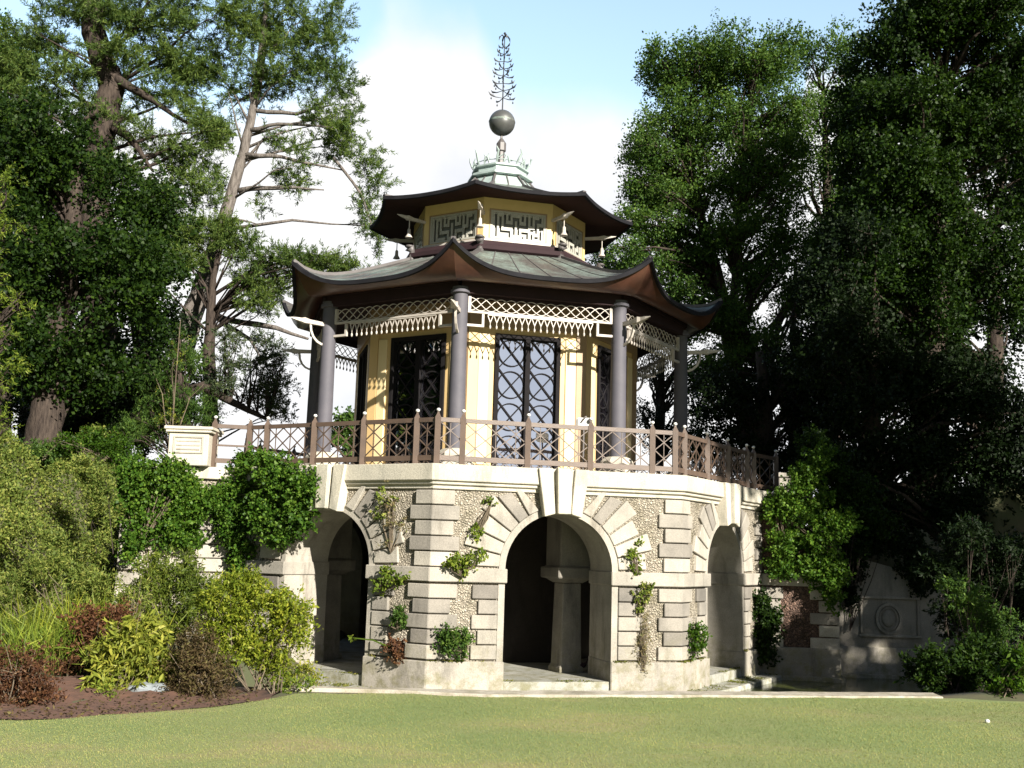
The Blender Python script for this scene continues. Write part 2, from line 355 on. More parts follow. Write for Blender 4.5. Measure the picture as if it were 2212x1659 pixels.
def limbs(mb, trunk, cl, frac=.5, r0=.07, sag=0.):
    tp = np.array([[*p] for p, r in trunk])
    for c in cl:
        if random.random() > frac: continue
        cc = np.array(c[:3]); d = np.linalg.norm(tp - cc - np.array([0, 0, -1.5]), axis=1) + (tp[:, 2] > cc[2]-.2)*3
        i = int(np.argmin(d)); a = Vector(tp[i]); b = Vector(cc); l = (b-a).length
        if l < .3: continue
        m1 = a.lerp(b, .4) + Vector((random.uniform(-.1, .1)*l, random.uniform(-.1, .1)*l, .10*l - sag*l)); m2 = a.lerp(b, .75)+Vector((random.uniform(-.07, .07)*l, random.uniform(-.07, .07)*l, .06*l-sag*l*.6))
        r = min(trunk[i][1]*.6, r0*(.5+l*.18)); mb.tube([a, m1, m2, b], [r, r*.7, r*.42, r*.12], 5, .08)
        for _ in range(3):
            q = b + Vector(unit(1)[0])*c[3]*.8; mb.tube([m2.lerp(b, random.random()), q], [r*.25, r*.08], 3)
def interp(tr, n=4):
    out = []
    for (p, r), (q, s) in zip(tr, tr[1:]):
        for k in range(n): f = k/n; out.append((p.lerp(q, f), r+(s-r)*f))
    out.append(tr[-1]); return out
GRP = {'broadleaf_tree': 'broadleaf trees round the kiosk', 'pine_tree': 'pines left of the kiosk', 'conifer_tree': 'conifers at the left', 'shrub': 'shrubs along the bank', 'low_plant': 'low plants by the bed', 'wall_fern': 'plants growing from the stonework', 'ivy': 'ivy on the wing walls', 'dry_creeper': 'withered plants on the piers', 'climber': 'climbers on the rockwork', 'ornamental_grass': 'grass clumps at the foot of the mound'}
def tree(name, label, trunk, es, mat, cr=.9, k=1.1, lf=.5, barkm='bark_d', group=None, r0=.07, sag=0., flat=.75, seg=12, cat='tree', extra=(), trunkname='trunk', **kw):
    tr = interp([(at(px, py, Y), r) for px, py, Y, r in trunk])
    root = empty(name, tr[0][0], label, cat, group or GRP.get(name))
    cl = clumps(es, cr, k, flat)
    mb = MB(); mb.tube([p + Vector((random.uniform(-1, 1), random.uniform(-1, 1), 0))*r*.12 for p, r in tr], [r for p, r in tr], seg, .06)
    for e in extra:
        pts = interp([(at(px, py, Y), r) for px, py, Y, r in e], 3); mb.tube([p+Vector((random.uniform(-1, 1), 0, random.uniform(-1, 1)))*r*.5 for p, r in pts], [r for p, r in pts], 7, .1)
    limbs(mb, tr, cl, lf, r0, sag); mb.build(trunkname, M_[barkm], root, smooth=True)
    crown('crown', cl, LM[mat], root, **kw); return root
def shrub(name, label, px, py, Y, es, mat, stems=14, r=.018, cr=.3, k=1.3, cat='shrub', group=None, stemm='stem', spread=.3, lf=.6, **kw):
    b = at(px, py, Y); root = empty(name, b, label, cat, group or GRP.get(name)); cl = clumps(es, cr, k, .9); mb = MB()
    for i in range(int(stems*.7)):
        c = cl[random.randrange(len(cl))]; q = Vector(c[:3]); a = b + Vector((random.uniform(-spread, spread), random.uniform(-.15, .15), -.05))
        m = a.lerp(q, .5) + Vector((random.uniform(-.12, .12), random.uniform(-.1, .1), .05)); mb.tube([a, m, q], [r*.75, r*.5, r*.2], 4)
        for _ in range(3): mb.tube([a.lerp(q, random.uniform(.4, .9)), q+Vector(unit(1)[0])*.25], [r*.4, r*.15], 3)
    mb.build('stems', M_[stemm], root); crown('foliage', cl, LM[mat], root, **kw); return root

# ------------------------------------------------------------------ octagon frames
CX, CY, A0 = -.4661, 27.746, -.1472
C8 = math.cos(PI/8); T8 = math.tan(PI/8)
def frame(k, ap):
    th = A0 + (k+.5)*PI/4; n = (math.sin(th), -math.cos(th)); u = (math.cos(th), math.sin(th))
    def fr(a, b=0., z=None):
        p = (CX + n[0]*(ap+b) + u[0]*a, CY + n[1]*(ap+b) + u[1]*a)
        return p if z is None else Vector((*p, z))
    fr.n = Vector((*n, 0)); fr.u = Vector((*u, 0)); return fr
def corner(k, r, z=None):
    th = A0 + k*PI/4; p = (CX + r*math.sin(th), CY - r*math.cos(th)); return p if z is None else Vector((*p, z))
def wrap(mb, k, ap, wl, wr, z0, z1, pr, d):
    """block wrapped round corner k, wl along the left face, wr along the right face"""
    s = 2*ap*T8; fl, f_r = frame(k-1, ap), frame(k, ap)
    mb.prism([fl(s/2-wl, pr), corner(k, (ap+pr)/C8), f_r(-s/2+wr, pr), f_r(-s/2+wr, -d), corner(k, (ap-d)/C8), fl(s/2-wl, -d)], z0, z1)
def ring8(mb, prof):   # prof: (apothem, z)
    mb.lathe([(r/C8, z) for r, z in prof], (CX, CY), 8, A0)

# ================================================================== STONE ROTUNDA
RT = 6.62; AP = RT*C8; SD = 2*AP*T8; HW = 1.10; TH = 1.3; ZB0, ZB1 = 2.03, 2.30; ZW = 3.86
rot = empty('stone_rotunda', (CX, CY, 0), 'octagonal limestone and rockwork rotunda with arched openings carrying the wooden kiosk', 'garden building')
ARCH = {-3, -1, 0, 1}
def arc(r, cz, a0, a1, n): return [(r*math.cos(a0+(a1-a0)*i/n), cz+r*math.sin(a0+(a1-a0)*i/n)) for i in range(n+1)]
for k in range(-3, 5):
    fr = frame(k, AP); mb = MB(); s = SD/2; si = s - TH*T8
    if k in ARCH:
        a = arc(HW, ZB1, 0, PI, 28)
        out = [(-s, -.3), (-s, ZW), (s, ZW), (s, -.3), (HW, -.3)] + a + [(-HW, -.3)]
        inn = [(-si, -.3), (-si, ZW), (si, ZW), (si, -.3), (HW, -.3)] + a + [(-HW, -.3)]
        mb.fpoly(fr, out, -TH, 0, inn)
    else:
        mb.fpoly(fr, [(-s, -.3), (-s, ZW), (s, ZW), (s, -.3)], -TH, 0, [(-si, -.3), (-si, ZW), (si, ZW), (si, -.3)])
    mb.build('wall', M_['rubble'], rot)
    if k in ARCH:      # smooth stone reveal lining
        mb = MB(); o_ = arc(HW+.11, ZB1, 0, PI, 28); i_ = arc(HW-.015, ZB1, 0, PI, 28)
        poly = [(HW+.11, .2)] + o_ + [(-HW-.11, .2), (-HW+.015, .2)] + i_[::-1] + [(HW-.015, .2)]
        mb.fpoly(fr, poly, -TH-.02, .03); mb.build('arch_reveal', M_['stone'], rot)
PL = ZB0 - .565; bh = PL/5
def zrows():
    up_ = [(ZB1+.02+i*(ZW-.1-ZB1)/5, ZB1+.02+(i+1)*(ZW-.1-ZB1)/5-.024) for i in range(5)]
    lo = [(.60+i*(ZB0-.62)/5, .60+(i+1)*(ZB0-.62)/5-.024) for i in range(5)]
    return lo, up_
lo, up_ = zrows()
for k in range(-3, 5):
    for rows, tagn in ((lo, 0), (up_, 1)):
        mb = MB()
        for i, (z0, z1) in enumerate(rows):
            w = .50 if i % 2 == tagn % 2 else .38
            wrap(mb, k, AP, w*random.uniform(.97, 1.03)-.02, w*random.uniform(.97, 1.03)+.02, z0, z1, .065+random.uniform(-.008, .008), .2)
        mb.build('quoins', M_['stone'] if tagn else M_['stone_m'], rot, bevel=.012)  # lower rows greyer than the upper rows
    wl = SD/2-HW if (k-1) in ARCH or k-1+8 in ARCH else SD/2; wr = SD/2-HW if k in ARCH or k-8 in ARCH else SD/2
    if k == -3: wl = SD/2
    el = .045 if wl < 2 else -.002; er = .045 if wr < 2 else -.002
    mb = MB(); wrap(mb, k, AP, wl+el, wr+er, ZB0, ZB1, .10, TH+.05); mb.build('string_course', M_['stone_m'], rot, bevel=.015)
    mb = MB(); wrap(mb, k, AP, wl+el*.7, wr+er*.7, -.05, .565, .085, TH+.04); mb.build('plinth', M_['stone_m'], rot, bevel=.02)
for k in ARCH:
    fr = frame(k, AP)
    for sgn in (-1, 1):
        mb = MB()
        for i, (z0, z1) in enumerate(lo):
            w = .62 if i % 2 == 0 else .50
            a, b = sorted((sgn*(HW+.12), sgn*(HW+.0+w))); mb.fbox(fr, a, b, -.2, .06+random.uniform(-.008, .008), z0, z1)
        mb.build('jamb_blocks', M_['stone_m'], rot, bevel=.012)
    n = 6
    for sgn in (-1, 1):
        mb = MB(); a_lo, a_hi = .03, rad(70)
        for i in range(n):
            a = a_lo+(a_hi-a_lo)*i/n; b = a_lo+(a_hi-a_lo)*(i+1)/n-.022
            r1 = HW+(.86 if i % 2 else .70) + (.0 if i < 4 else .02*i); r0 = HW+.12
            q = [(sgn*r0*math.cos(a), ZB1+r0*math.sin(a)), (sgn*r1*math.cos(a), ZB1+r1*math.sin(a)), (sgn*r1*math.cos(b), min(ZW-.09, ZB1+r1*math.sin(b))), (sgn*r0*math.cos(b), ZB1+r0*math.sin(b))]
            mb.fpoly(fr, q, -.2, .06+random.uniform(-.008, .008))
        mb.build('voussoirs', M_['stone'], rot, bevel=.012)
    ks = MB(); zt = 4.262; zb = ZB1+HW-.02      # triple keystone breaking through the cornice
    ks.fpoly(fr, [(-.13, zb), (-.155, zt+.0), (.155, zt+.0), (.13, zb)], -.3, .31)
    ks.build('keystone', M_['stone_w'], rot, bevel=.012)
    for sg in (-1, 1):
        kk = MB(); kk.fpoly(fr, [(sg*.165, zb), (sg*.225, zt-.002), (sg*.52, zt-.002), (sg*.375, zb-.06)], -.3, .235); kk.build('keystone', M_['stone_w'], rot, bevel=.012)
mb = MB(); ring8(mb, [(AP-.4, ZW-.08), (AP+.05, ZW-.08), (AP+.05, ZW-.01), (AP+.11, ZW+.01), (AP+.11, ZW+.06), (AP+.17, ZW+.08), (AP+.17, 4.255), (AP-.4, 4.255)]); mb.build('cornice', M_['stone_w'], rot, bevel=.01)
mb = MB(); ring8(mb, [(AP-.02, 3.80), (AP-.02, 4.245)]); mb.build('terrace_slab', M_['stone'], rot)
mb = MB(); ring8(mb, [(AP+.02, -.3), (AP+.02, .19)]); mb.build('floor', M_['floor'], rot)
mb = MB(); ring8(mb, [(AP+.55, -.4), (AP+.55, -.02), (AP-.2, .0)]); mb.build('apron_ledge', M_['floor'], rot, bevel=.02)
mb = MB(); ring8(mb, [(2.5, .1), (2.5, 3.8)]); mb.build('blocker_core', M_['core_shade'], rot)  # core added to block light; its near-black colour paints the dark interior
for th in (24, -54, 70, 118, 160):
    t_ = rad(th); px_, py_ = CX+4.35*math.sin(t_), CY-4.35*math.cos(t_)
    mb = MB(); mb.lathe([(.40, .18), (.40, .30), (.345, .34), (.30, 2.0), (.30, 2.02)], (px_, py_), 4, t_+PI/4)
    p = mb.build('pillar', M_['stone_g'], rot, bevel=.02); p2 = MB(); p2.lathe([(.34, 2.02), (.50, 2.1), (.62, 2.12), (.62, 2.34), (.5, 2.36), (.5, 3.8)], (px_, py_), 4, t_+PI/4); p2.build('capital', M_['stone_g'], p, bevel=.02)

# ================================================================== KIOSK
ki = empty('octagonal_kiosk', (CX, CY, 4.25), 'ochre and brown octagonal chinoiserie kiosk with two upswept copper roofs, ball and spire', 'pavilion')
RW = 3.57; AW = RW*C8; SW = 2*AW*T8; RC = 4.70; AC = RC*C8; SC = 2*AC*T8; ZF = 4.26
# columns on stone pedestals
for k in range(-3, 5):
    c = corner(k, RC)
    mb = MB(); mb.lathe([(.180, 4.72), (.178, 5.6), (.160, 8.05), (.160, 8.06), (.215, 8.07), (.215, 8.13), (.18, 8.14), (.18, 8.2)], c, 24)
    col = mb.build('column', M_['col'], ki, smooth=40)
    mb = MB(); th = A0+k*PI/4; mb.lathe([(.44, 4.245), (.44, 4.42), (.40, 4.44), (.38, 4.50), (.38, 4.62), (.30, 4.70), (.22, 4.73)], c, 8, th+PI/8); mb.build('pedestal', M_['stone_w'], col, bevel=.01)
for k in range(-3, 5):
    fc = frame(k, AC); s = SC/2 - .17
    mb = MB(); mb.fbox(fc, -SC/2, SC/2, -.14, .12, 8.07, 8.30); mb.fbox(fc, -SC/2, SC/2, -.17, .16, 8.302, 8.42); mb.build('beam', M_['beam'], ki)
    # lattice frieze
    z0, z1 = 7.71, 8.02; f = MB()
    f.fbox(fc, -s, s, -.03, .03, z0-.042, z0); f.fbox(fc, -s, -s+.06, -.034, .034, z0+.001, z1); f.fbox(fc, s-.06, s, -.034, .034, z0+.001, z1)
    frz = f.build('frieze_frame', M_['cream'], ki)
    f = MB(); wv = 2*(s-.06)/3.5; nn = 84
    for ph in (0, PI/2, PI, 1.5*PI):
        pts = []
        for i in range(nn+1):
            u = -s+.05+(2*s-.1)*i/nn; pts.append(fc(u, .008*(1 if ph > 2 else -1), (z0+z1)/2 + .138*math.sin(2*PI*u/wv+ph)))
        f.strip(pts, .014, .018, fc.n)
    f.build('lattice', M_['cream'], frz)
    b_ = MB(); b_.fbox(fc, -s, s, -.10, -.04, z1-.01, 8.07); b_.build('beam_board', M_['beam'], frz)
    # fringe of Y-shaped drops
    f = MB(); nd = 17; u0, u1 = -s+.5, s-.5
    f.fbox(fc, u0-.06, u1+.06, -.02, .02, z0-.072, z0-.044)
    st = (u1-u0)/(nd-1)
    for i in range(nd):
        u = u0+st*i; zt = z0-.072
        for sg in (-1, 1): f.bar(fc(u+sg*st*.42, 0, zt), fc(u, 0, zt-.15), .019, .018, fc.n)
        f.bar(fc(u, 0, zt-.14), fc(u, 0, zt-.21), .011, .011, fc.n); f.ball(fc(u, 0, zt-.25), .031, 8, (.75, .75, 1.5))
    f.build('fringe', M_['cream'], frz)
    for sg in (-1, 1):     # open square brackets next to the columns
        f = MB(); ua, ub = sg*(s+.02), sg*(s-.36)
        a, b = sorted((ua, ub)); f.fbox(fc, a, b, -.03, .03, 7.37, 7.42); a, b = sorted((ub, ub+sg*.05)); f.fbox(fc, a, b, -.029, .031, 7.421, 7.655)
        f.build('square_bracket', M_['cream'], ki)
# horn brackets at the column heads
def horn(mb, k, r0, z, ln, w, drop):
    th = A0+k*PI/4; d = Vector((math.sin(th), -math.cos(th), 0)); sd = Vector((math.cos(th), math.sin(th), 0)); o = Vector((CX, CY, z))+d*r0
    secs = [(0, .5, .5), (.45, .62, .55), (.62, .95, .75), (.7, .55, .5), (.85, .42, .35), (1., .06, .06)]
    rings = []
    for t_, a, b in secs:
        p = o + d*ln*t_ + Vector((0, 0, .05*t_*t_)); rings.append([p+sd*w*a/2+Vector((0, 0, w*b/2)), p-sd*w*a/2+Vector((0, 0, w*b/2)), p-sd*w*a/2-Vector((0, 0, w*b/2)), p+sd*w*a/2-Vector((0, 0, w*b/2))])
    mb.rings(rings)
    if drop:
        pts = [o+d*(ln*.42)*math.cos(a)*1. + Vector((0, 0, -.05+drop*math.sin(a))) for a in [0, -.35, -.7, -1.05, -1.35, -PI/2]]; pts.append(o+Vector((0, 0, -.05-drop)))
        mb.strip([pts[0]+Vector((0, 0, .05))]+pts, .05, .045, sd)
for k in range(-3, 5):
    mb = MB(); horn(mb, k, RC+.12, 7.66, .86, .17, .42); mb.build('horn_bracket', M_['cream'], ki)
# walls with doors
ZD = 7.44; HD = .72
for k in range(-3, 5):
    fr = frame(k, AW); s = SW/2; mb = MB()
    mb.fpoly(fr, [(-s, ZF), (-s, 8.2), (s, 8.2), (s, ZF), (HD+.04, ZF), (HD+.04, ZD+.03), (-HD-.04, ZD+.03), (-HD-.04, ZF)], -.25, 0, [(-s+.1, ZF), (-s+.1, 8.2), (s-.1, 8.2), (s-.1, ZF), (HD+.04, ZF), (HD+.04, ZD+.03), (-HD-.04, ZD+.03), (-HD-.04, ZF)])
    wall = mb.build('wall', M_['ochre'], ki)
    mb = MB(); mb.fbox(fr, -s-.01, s+.01, -.02, .05, ZD+.16, 8.195); mb.build('head_board', M_['tan'], wall)
    for sg in (-1, 1):
        a, b = sorted((sg*(s-.22), sg*(s+.012))); mb = MB(); mb.fbox(fr, a, b, -.02, .045, ZF, ZD+.158); mb.build('pilaster', M_['tan'] if sg > 0 else M_['ochre'], wall)
        a, b = sorted((sg*(HD+.17), sg*(HD+.42))); mb = MB(); mb.fbox(fr, a, b, -.02, .035, ZF+.25, ZD+.02); mb.build('raised_panel', M_['ochre_l'], wall, bevel=.012)
        a, b = sorted((sg*(HD+.425), sg*(HD+.445))); mb2 = MB(); mb2.fbox(fr, a, b, -.02, .015, ZF+.2, ZD+.03); mb2.build('panel_moulding', M_['tan'], wall)
    # door
    mb = MB(); mb.fbox(fr, -HD-.04, -HD+.05, -.12, .055, ZF+.01, ZD+.03); mb.fbox(fr, HD-.05, HD+.04, -.12, .055, ZF+.01, ZD+.03); mb.fbox(fr, -HD+.05, HD-.05, -.12, .052, ZD-.06, ZD+.028)
    mb.fbox(fr, -.055, .055, -.12, .04, ZF+.01, ZD-.06); mb.fbox(fr, -HD+.05, HD-.05, -.11, .0, ZF+.01, ZF+.12)
    door = mb.build('door_frame', M_['mull'], wall)
    for sg in (-1, 1):
        a, b = sorted((sg*.055, sg*(HD-.05))); g = MB(); g.fbox(fr, a, b, -.10, -.07, ZF+.12, ZD-.06); g.build('door_pane', M_['glass'], door)
        lb = MB(); cu = (a+b)/2; rr = (b-a)/2-.005; step = rr*2*1.2; zc = ZD-.08-rr
        while zc-rr > ZF+.1:
            lb.strip([fr(cu+rr*math.cos(t), -.045, zc+rr*math.sin(t)) for t in [2*PI*i/24 for i in range(25)]], .027, .022, fr.n)
            hh = step/2
            lb.bar(fr(cu-rr, -.035, zc+hh), fr(cu+rr, -.035, zc-hh), .036, .02, fr.n); lb.bar(fr(cu+rr, -.038, zc+hh*.9), fr(cu-rr, -.038, zc-hh), .024, .02, fr.n)
            zc -= step
        lb.build('glazing_bars', M_['mull'], door)
mb = MB(); ring8(mb, [(AW-.05, 8.1), (AW-.05, 8.19)]); mb.build('ceiling', M_['beam'], ki)
mb = MB(); ring8(mb, [(AC-.1, 8.19), (AC-.1, 8.22)]); mb.build('veranda_ceiling', M_['beam'], ki)
# lower roof
def eave(k, t, rc, zt, zm, sag, pw):   # t in -1..1 along side k
    fr = frame(k, rc*C8); s = rc*C8*T8; a = abs(t)
    return fr(s*t, -sag*(1-a**2.2), zm+(zt-zm)*a**pw)
def roof(rc, zt, zm, sag, pw, apt, ztop, expo, rs, zs, thick, name, msof, nrow=8, n=32, bulge=.12):
    topm, edge, sof = MB(), MB(), MB()
    def rz(t, v): return zm + (ztop-zm)*v**expo + (zt-zm)*abs(t)**pw*(1-v)**5
    for k in range(-3, 5):
        ft = frame(k, apt); st = apt*T8; fs = frame(k, rs); ss = rs*T8; rows = []; srows = []
        for j in range(nrow+1):
            v = j/nrow; row = []
            for i in range(n+1):
                t = -1+2*i/n; e = eave(k, t, rc, zt, zm, sag, pw); q = ft(st*t, 0, ztop)
                p = e.lerp(q, v); zz = rz(t, v)
                row.append(Vector((p.x, p.y, zz)))
            rows.append(row)
        b = len(topm.v); topm.v += [tuple(p) for r in rows for p in r]
        topm.f += [(b+j*(n+1)+i, b+j*(n+1)+i+1, b+(j+1)*(n+1)+i+1, b+(j+1)*(n+1)+i) for j in range(nrow) for i in range(n)]
        # dark edge strip
        E_ = rows[0]; out = []
        for i, p in enumerate(E_):
            t = -1+2*i/n; d = Vector((p.x-CX, p.y-CY, 0)).normalized()
            out.append([p+d*.03+Vector((0, 0, .02)), p+d*.035-Vector((0, 0, thick)), p-d*.05-Vector((0, 0, thick)), p-d*.05+Vector((0, 0, .02))])
        edge.rings(out)
        for j in range(7):
            v = j/6; row = []
            for i in range(n+1):
                t = -1+2*i/n; p = E_[i]; d = Vector((p.x-CX, p.y-CY, 0)).normalized(); e = p-d*.045-Vector((0, 0, thick*.8)); q = fs(ss*t, 0, zs)
                a = abs(t); m = e.lerp(q, v); m = Vector((m.x, m.y, m.z - bulge*math.sin(PI*v)*(1+2.2*a**pw))); row.append(m)
            srows.append(row)
        b = len(sof.v); sof.v += [tuple(p) for r in srows for p in r]
        sof.f += [(b+j*(n+1)+i, b+j*(n+1)+i+1, b+(j+1)*(n+1)+i+1, b+(j+1)*(n+1)+i) for j in range(6) for i in range(n)]
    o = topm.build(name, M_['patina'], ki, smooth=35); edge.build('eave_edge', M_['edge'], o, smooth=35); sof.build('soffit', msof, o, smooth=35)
    hip = MB()
    for k in range(-3, 5):
        pts = []
        for j in range(nrow+1):
            v = j/nrow; e = eave(k, -1, rc, zt, zm, sag, pw); q = frame(k, apt)(-apt*T8, 0, ztop); p = e.lerp(q, v)
            pts.append(Vector((p.x, p.y, rz(-1, v)+.02)))
        hip.strip(pts, .10, .07)
        if rc > 5:      # standing seams
            for uu in (-.62, -.3, 0.02, .35, .66):
                ps = [Vector(eave(k, uu, rc, zt, zm, sag, pw)).lerp(frame(k, apt)(apt*T8*uu, 0, ztop), j/nrow) for j in range(nrow+1)]
                hip.strip([Vector((p.x, p.y, rz(uu, j/nrow)+.006)) for j, p in enumerate(ps)], .022, .014)
    hip.build('hip_ridges', M_['lead'], o)
    return o
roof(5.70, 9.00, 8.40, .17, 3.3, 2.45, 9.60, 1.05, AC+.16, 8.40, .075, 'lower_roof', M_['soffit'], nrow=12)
# lantern
RL = 2.25; AL = RL*C8; SL = 2*AL*T8
mb = MB(); ring8(mb, [(2.3, 9.55), (2.46, 9.66), (2.46, 9.76), (2.34, 9.80), (2.30, 9.90), (AL+.03, 9.96), (AL-.2, 9.97)]); mb.build('lantern_base', M_['beam'], ki)
mb = MB(); ring8(mb, [(2.2, 9.5), (2.2, 9.7), (2.47, 9.62), (2.2, 9.5)]); 
for k in range(-3, 5):
    fr = frame(k, AL); s = SL/2; w = s*.79; z0, z1 = 10.04, 10.73; mb = MB()
    # wall with window hole = four boards
    mb.fpoly(fr, [(-s, 9.96), (-s, 11.1), (s, 11.1), (s, 9.96), (0.001, 9.96), (0.001, z0), (w, z0), (w, z1), (-w, z1), (-w, z0), (0, z0), (0, 9.96)], -.12, 0)
    wl = mb.build('lantern_wall', M_['lant'], ki)
    mb = MB(); mb.fbox(fr, -w-.035, w+.035, -.02, .018, z1, z1+.03); mb.fbox(fr, -w-.035, -w-.001, -.02, .017, z0-.02, z1-.001); mb.fbox(fr, w+.001, w+.035, -.02, .017, z0-.02, z1-.001); mb.build('window_surround', M_['tan'], wl)
    mb = MB(); t_ = .045
    mb.fbox(fr, -w, w, -.06, .012, z0, z0+t_); mb.fbox(fr, -w, w, -.06, .012, z1-t_, z1); mb.fbox(fr, -w, -w+t_, -.058, .011, z0+t_, z1-t_); mb.fbox(fr, w-t_, w, -.058, .011, z0+t_, z1-t_)
    fm = mb.build('fret_frame', M_['fret'], wl)
    pat = ["#.###.#.#####.#.#.###.#", "#.#.#.#.#...#.#.#.#...#", "#.#.#.###.#.###.#.#.###", "#.#.#.....#.....###.#..", "#.#.#####.#.#####...#.#", "#.#.....#.#.#...#.###.#", "#.#####.#####.#.#.#...#"]
    g = MB(); cw = (2*w-2*t_)/len(pat[0]); ch = (z1-z0-2*t_)/len(pat)
    for r_, row in enumerate(pat):
        for c_i, chh in enumerate(row):
            if chh == '#':
                u0 = -w+t_+c_i*cw; zz = z1-t_-(r_+1)*ch; g.fbox(fr, u0+.001, u0+cw-.001, -.045, -.012, zz+.001, zz+ch-.001)
    g.fbox(fr, -w+t_, w-t_, -.046, -.04, z1-t_-.03, z1-t_-.002); g.build('fretwork', M_['fret'], fm)
    p = MB(); p.fbox(fr, -w, w, -.11, -.075, z0, z1); p.build('window_pane', M_['dim'], fm)
    mb = MB(); mb.fbox(fr, -s+.02, s-.02, -.05, .03, 9.965, 10.02); mb.build('sill', M_['cream'], wl)
for k in range(-3, 5):
    mb = MB(); th = A0+k*PI/4; d = Vector((math.sin(th), -math.cos(th), 0)); c = Vector(corner(k, 2.56, 0))
    mb.tube([c+Vector((0, 0, 9.50)), c+Vector((0, 0, 9.62))+d*.03, c+Vector((0, 0, 9.82))+d*.02, c+Vector((0, 0, 9.90))+d*.10], [.07, .09, .07, .13], 8); mb.ball(c+d*.1+Vector((0, 0, 9.93)), .09, 8, (1.3, 1.3, .5))
    mb.build('corner_scroll', M_['lead'], ki, smooth=True)
    mb = MB(); horn(mb, k, RL-.02, 10.62, .82, .13, 0); hb = mb.build('bell_arm', M_['cream'], ki)
    e = Vector((CX, CY, 10.62))+d*(RL+.44)
    bl = MB(); bl.tube([e, e-Vector((0, 0, .26))], .012, 6); bl.lathe([(.02, e.z-.24), (.04, e.z-.27), (.045, e.z-.38), (.095, e.z-.47), (.08, e.z-.475)], (e.x, e.y), 12); bl.build('bell', M_['cream'], hb, smooth=45)
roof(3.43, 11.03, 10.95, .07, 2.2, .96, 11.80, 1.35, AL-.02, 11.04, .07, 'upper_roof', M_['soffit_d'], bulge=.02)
# cupola
mb = MB(); ring8(mb, [(.98, 11.74), (.92, 11.86), (.70, 12.12), (.66, 12.16)]); cu = mb.build('cupola', M_['cupola'], ki)
mb = MB()
for k in range(-3, 5):
    mb.strip([corner(k, .99/C8, 11.78), corner(k, .93/C8, 11.88), corner(k, .71/C8, 12.14)], .05, .04)
    mb.strip([frame(k, .98)(0, .0, 11.77), frame(k, .92)(0, 0, 11.88), frame(k, .70)(0, 0, 12.13)], .03, .03)
mb.build('cupola_ribs', M_['lead'], cu)
mb = MB(); ring8(mb, [(.62, 12.14), (.80, 12.17), (.80, 12.22), (.64, 12.30), (.64, 12.40), (.70, 12.42), (.70, 12.46), (.2, 12.52)]); mb.build('cupola_cornice', M_['cupola'], cu)
mb = MB()
for i in range(24):
    th = A0+2*PI*i/24; d = Vector((math.sin(th), -math.cos(th), 0)); sd = Vector((math.cos(th), math.sin(th), 0)); h = .42 if i % 3 == 0 else .28
    sw = random.choice((-1, 1)); b = Vector((CX, CY, 12.44))+d*.66; lean = .16 if i % 3 == 0 else .04
    mb.tube([b, b+Vector((0, 0, h*.4))+d*lean*.6+sd*.03*sw, b+Vector((0, 0, h*.75))+d*lean+sd*.07*sw, b+Vector((0, 0, h))+d*lean*1.1+sd*.02*sw], [.016, .032, .026, .010], 5)
    if i % 2 == 0: mb.bar(b+Vector((0, 0, h*.35)), b+sd*.17+Vector((0, 0, h*.62)), .03, .02)
mb.lathe([(.70, 12.55), (.715, 12.56), (.70, 12.575)], (CX, CY), 24, A0, False)
mb.build('crown_fretwork', M_['cupola'], cu)
mb = MB(); mb.lathe([(.24, 12.45), (.16, 12.56), (.10, 12.64), (.09, 13.0), (.13, 13.03), (.13, 13.24), (.05, 13.36), (.03, 13.38), (.03, 13.5)], (CX, CY), 8, A0); mb.build('finial_post', M_['lead'], ki)
mb = MB(); mb.ball((CX, CY, 13.81), .345, 40); ba = mb.build('finial_ball', M_['ball'], ki, smooth=True)
mb = MB(); mb.lathe([(.346, 13.80), (.353, 13.83), (.346, 13.86)], (CX, CY), 40, 0, False); mb.build('ball_seam', M_['patina'], ba, smooth=True)
sp = MB(); sp.tube([(CX, CY, 14.1), (CX, CY, 16.3)], [.018, .012], 6); spire = sp.build('spire_rod', M_['iron'], ki)
for i in range(8):
    z = 14.50+i*.205; r = .43-.036*i; mb = MB()
    for q in range(4):
        th = rad(25)+q*PI/2+i*.55; d = Vector((math.cos(th), math.sin(th), 0)); o = Vector((CX, CY, z)); rr = r*random.uniform(.8, 1.1)
        mb.tube([o, o+d*rr*.5+Vector((0, 0, -.01)), o+d*rr*.85+Vector((0, 0, .03)), o+d*rr+Vector((0, 0, .10))], [.008, .014, .026, .003], 5)
        e = o+d*rr*.8; mb.tube([e, e-Vector((0, 0, .05))], .003, 4); mb.ball(e-Vector((0, 0, .075)), .02, 8, (1, 1, 1.6))
    mb.build('spire_branch', M_['iron'], spire)
mb = MB(); mb.ball((CX, CY, 16.32), .035, 8)
for q in range(4):
    th = q*PI/2+.4; d = Vector((math.cos(th), math.sin(th), 0)); o = Vector((CX, CY, 16.22)); mb.tube([o, o+d*.08+Vector((0, 0, .04)), o+d*.14-Vector((0, 0, .03)), o+d*.16-Vector((0, 0, .12))], [.01, .022, .024, .004], 5)
mb.build('spire_top', M_['iron'], spire)

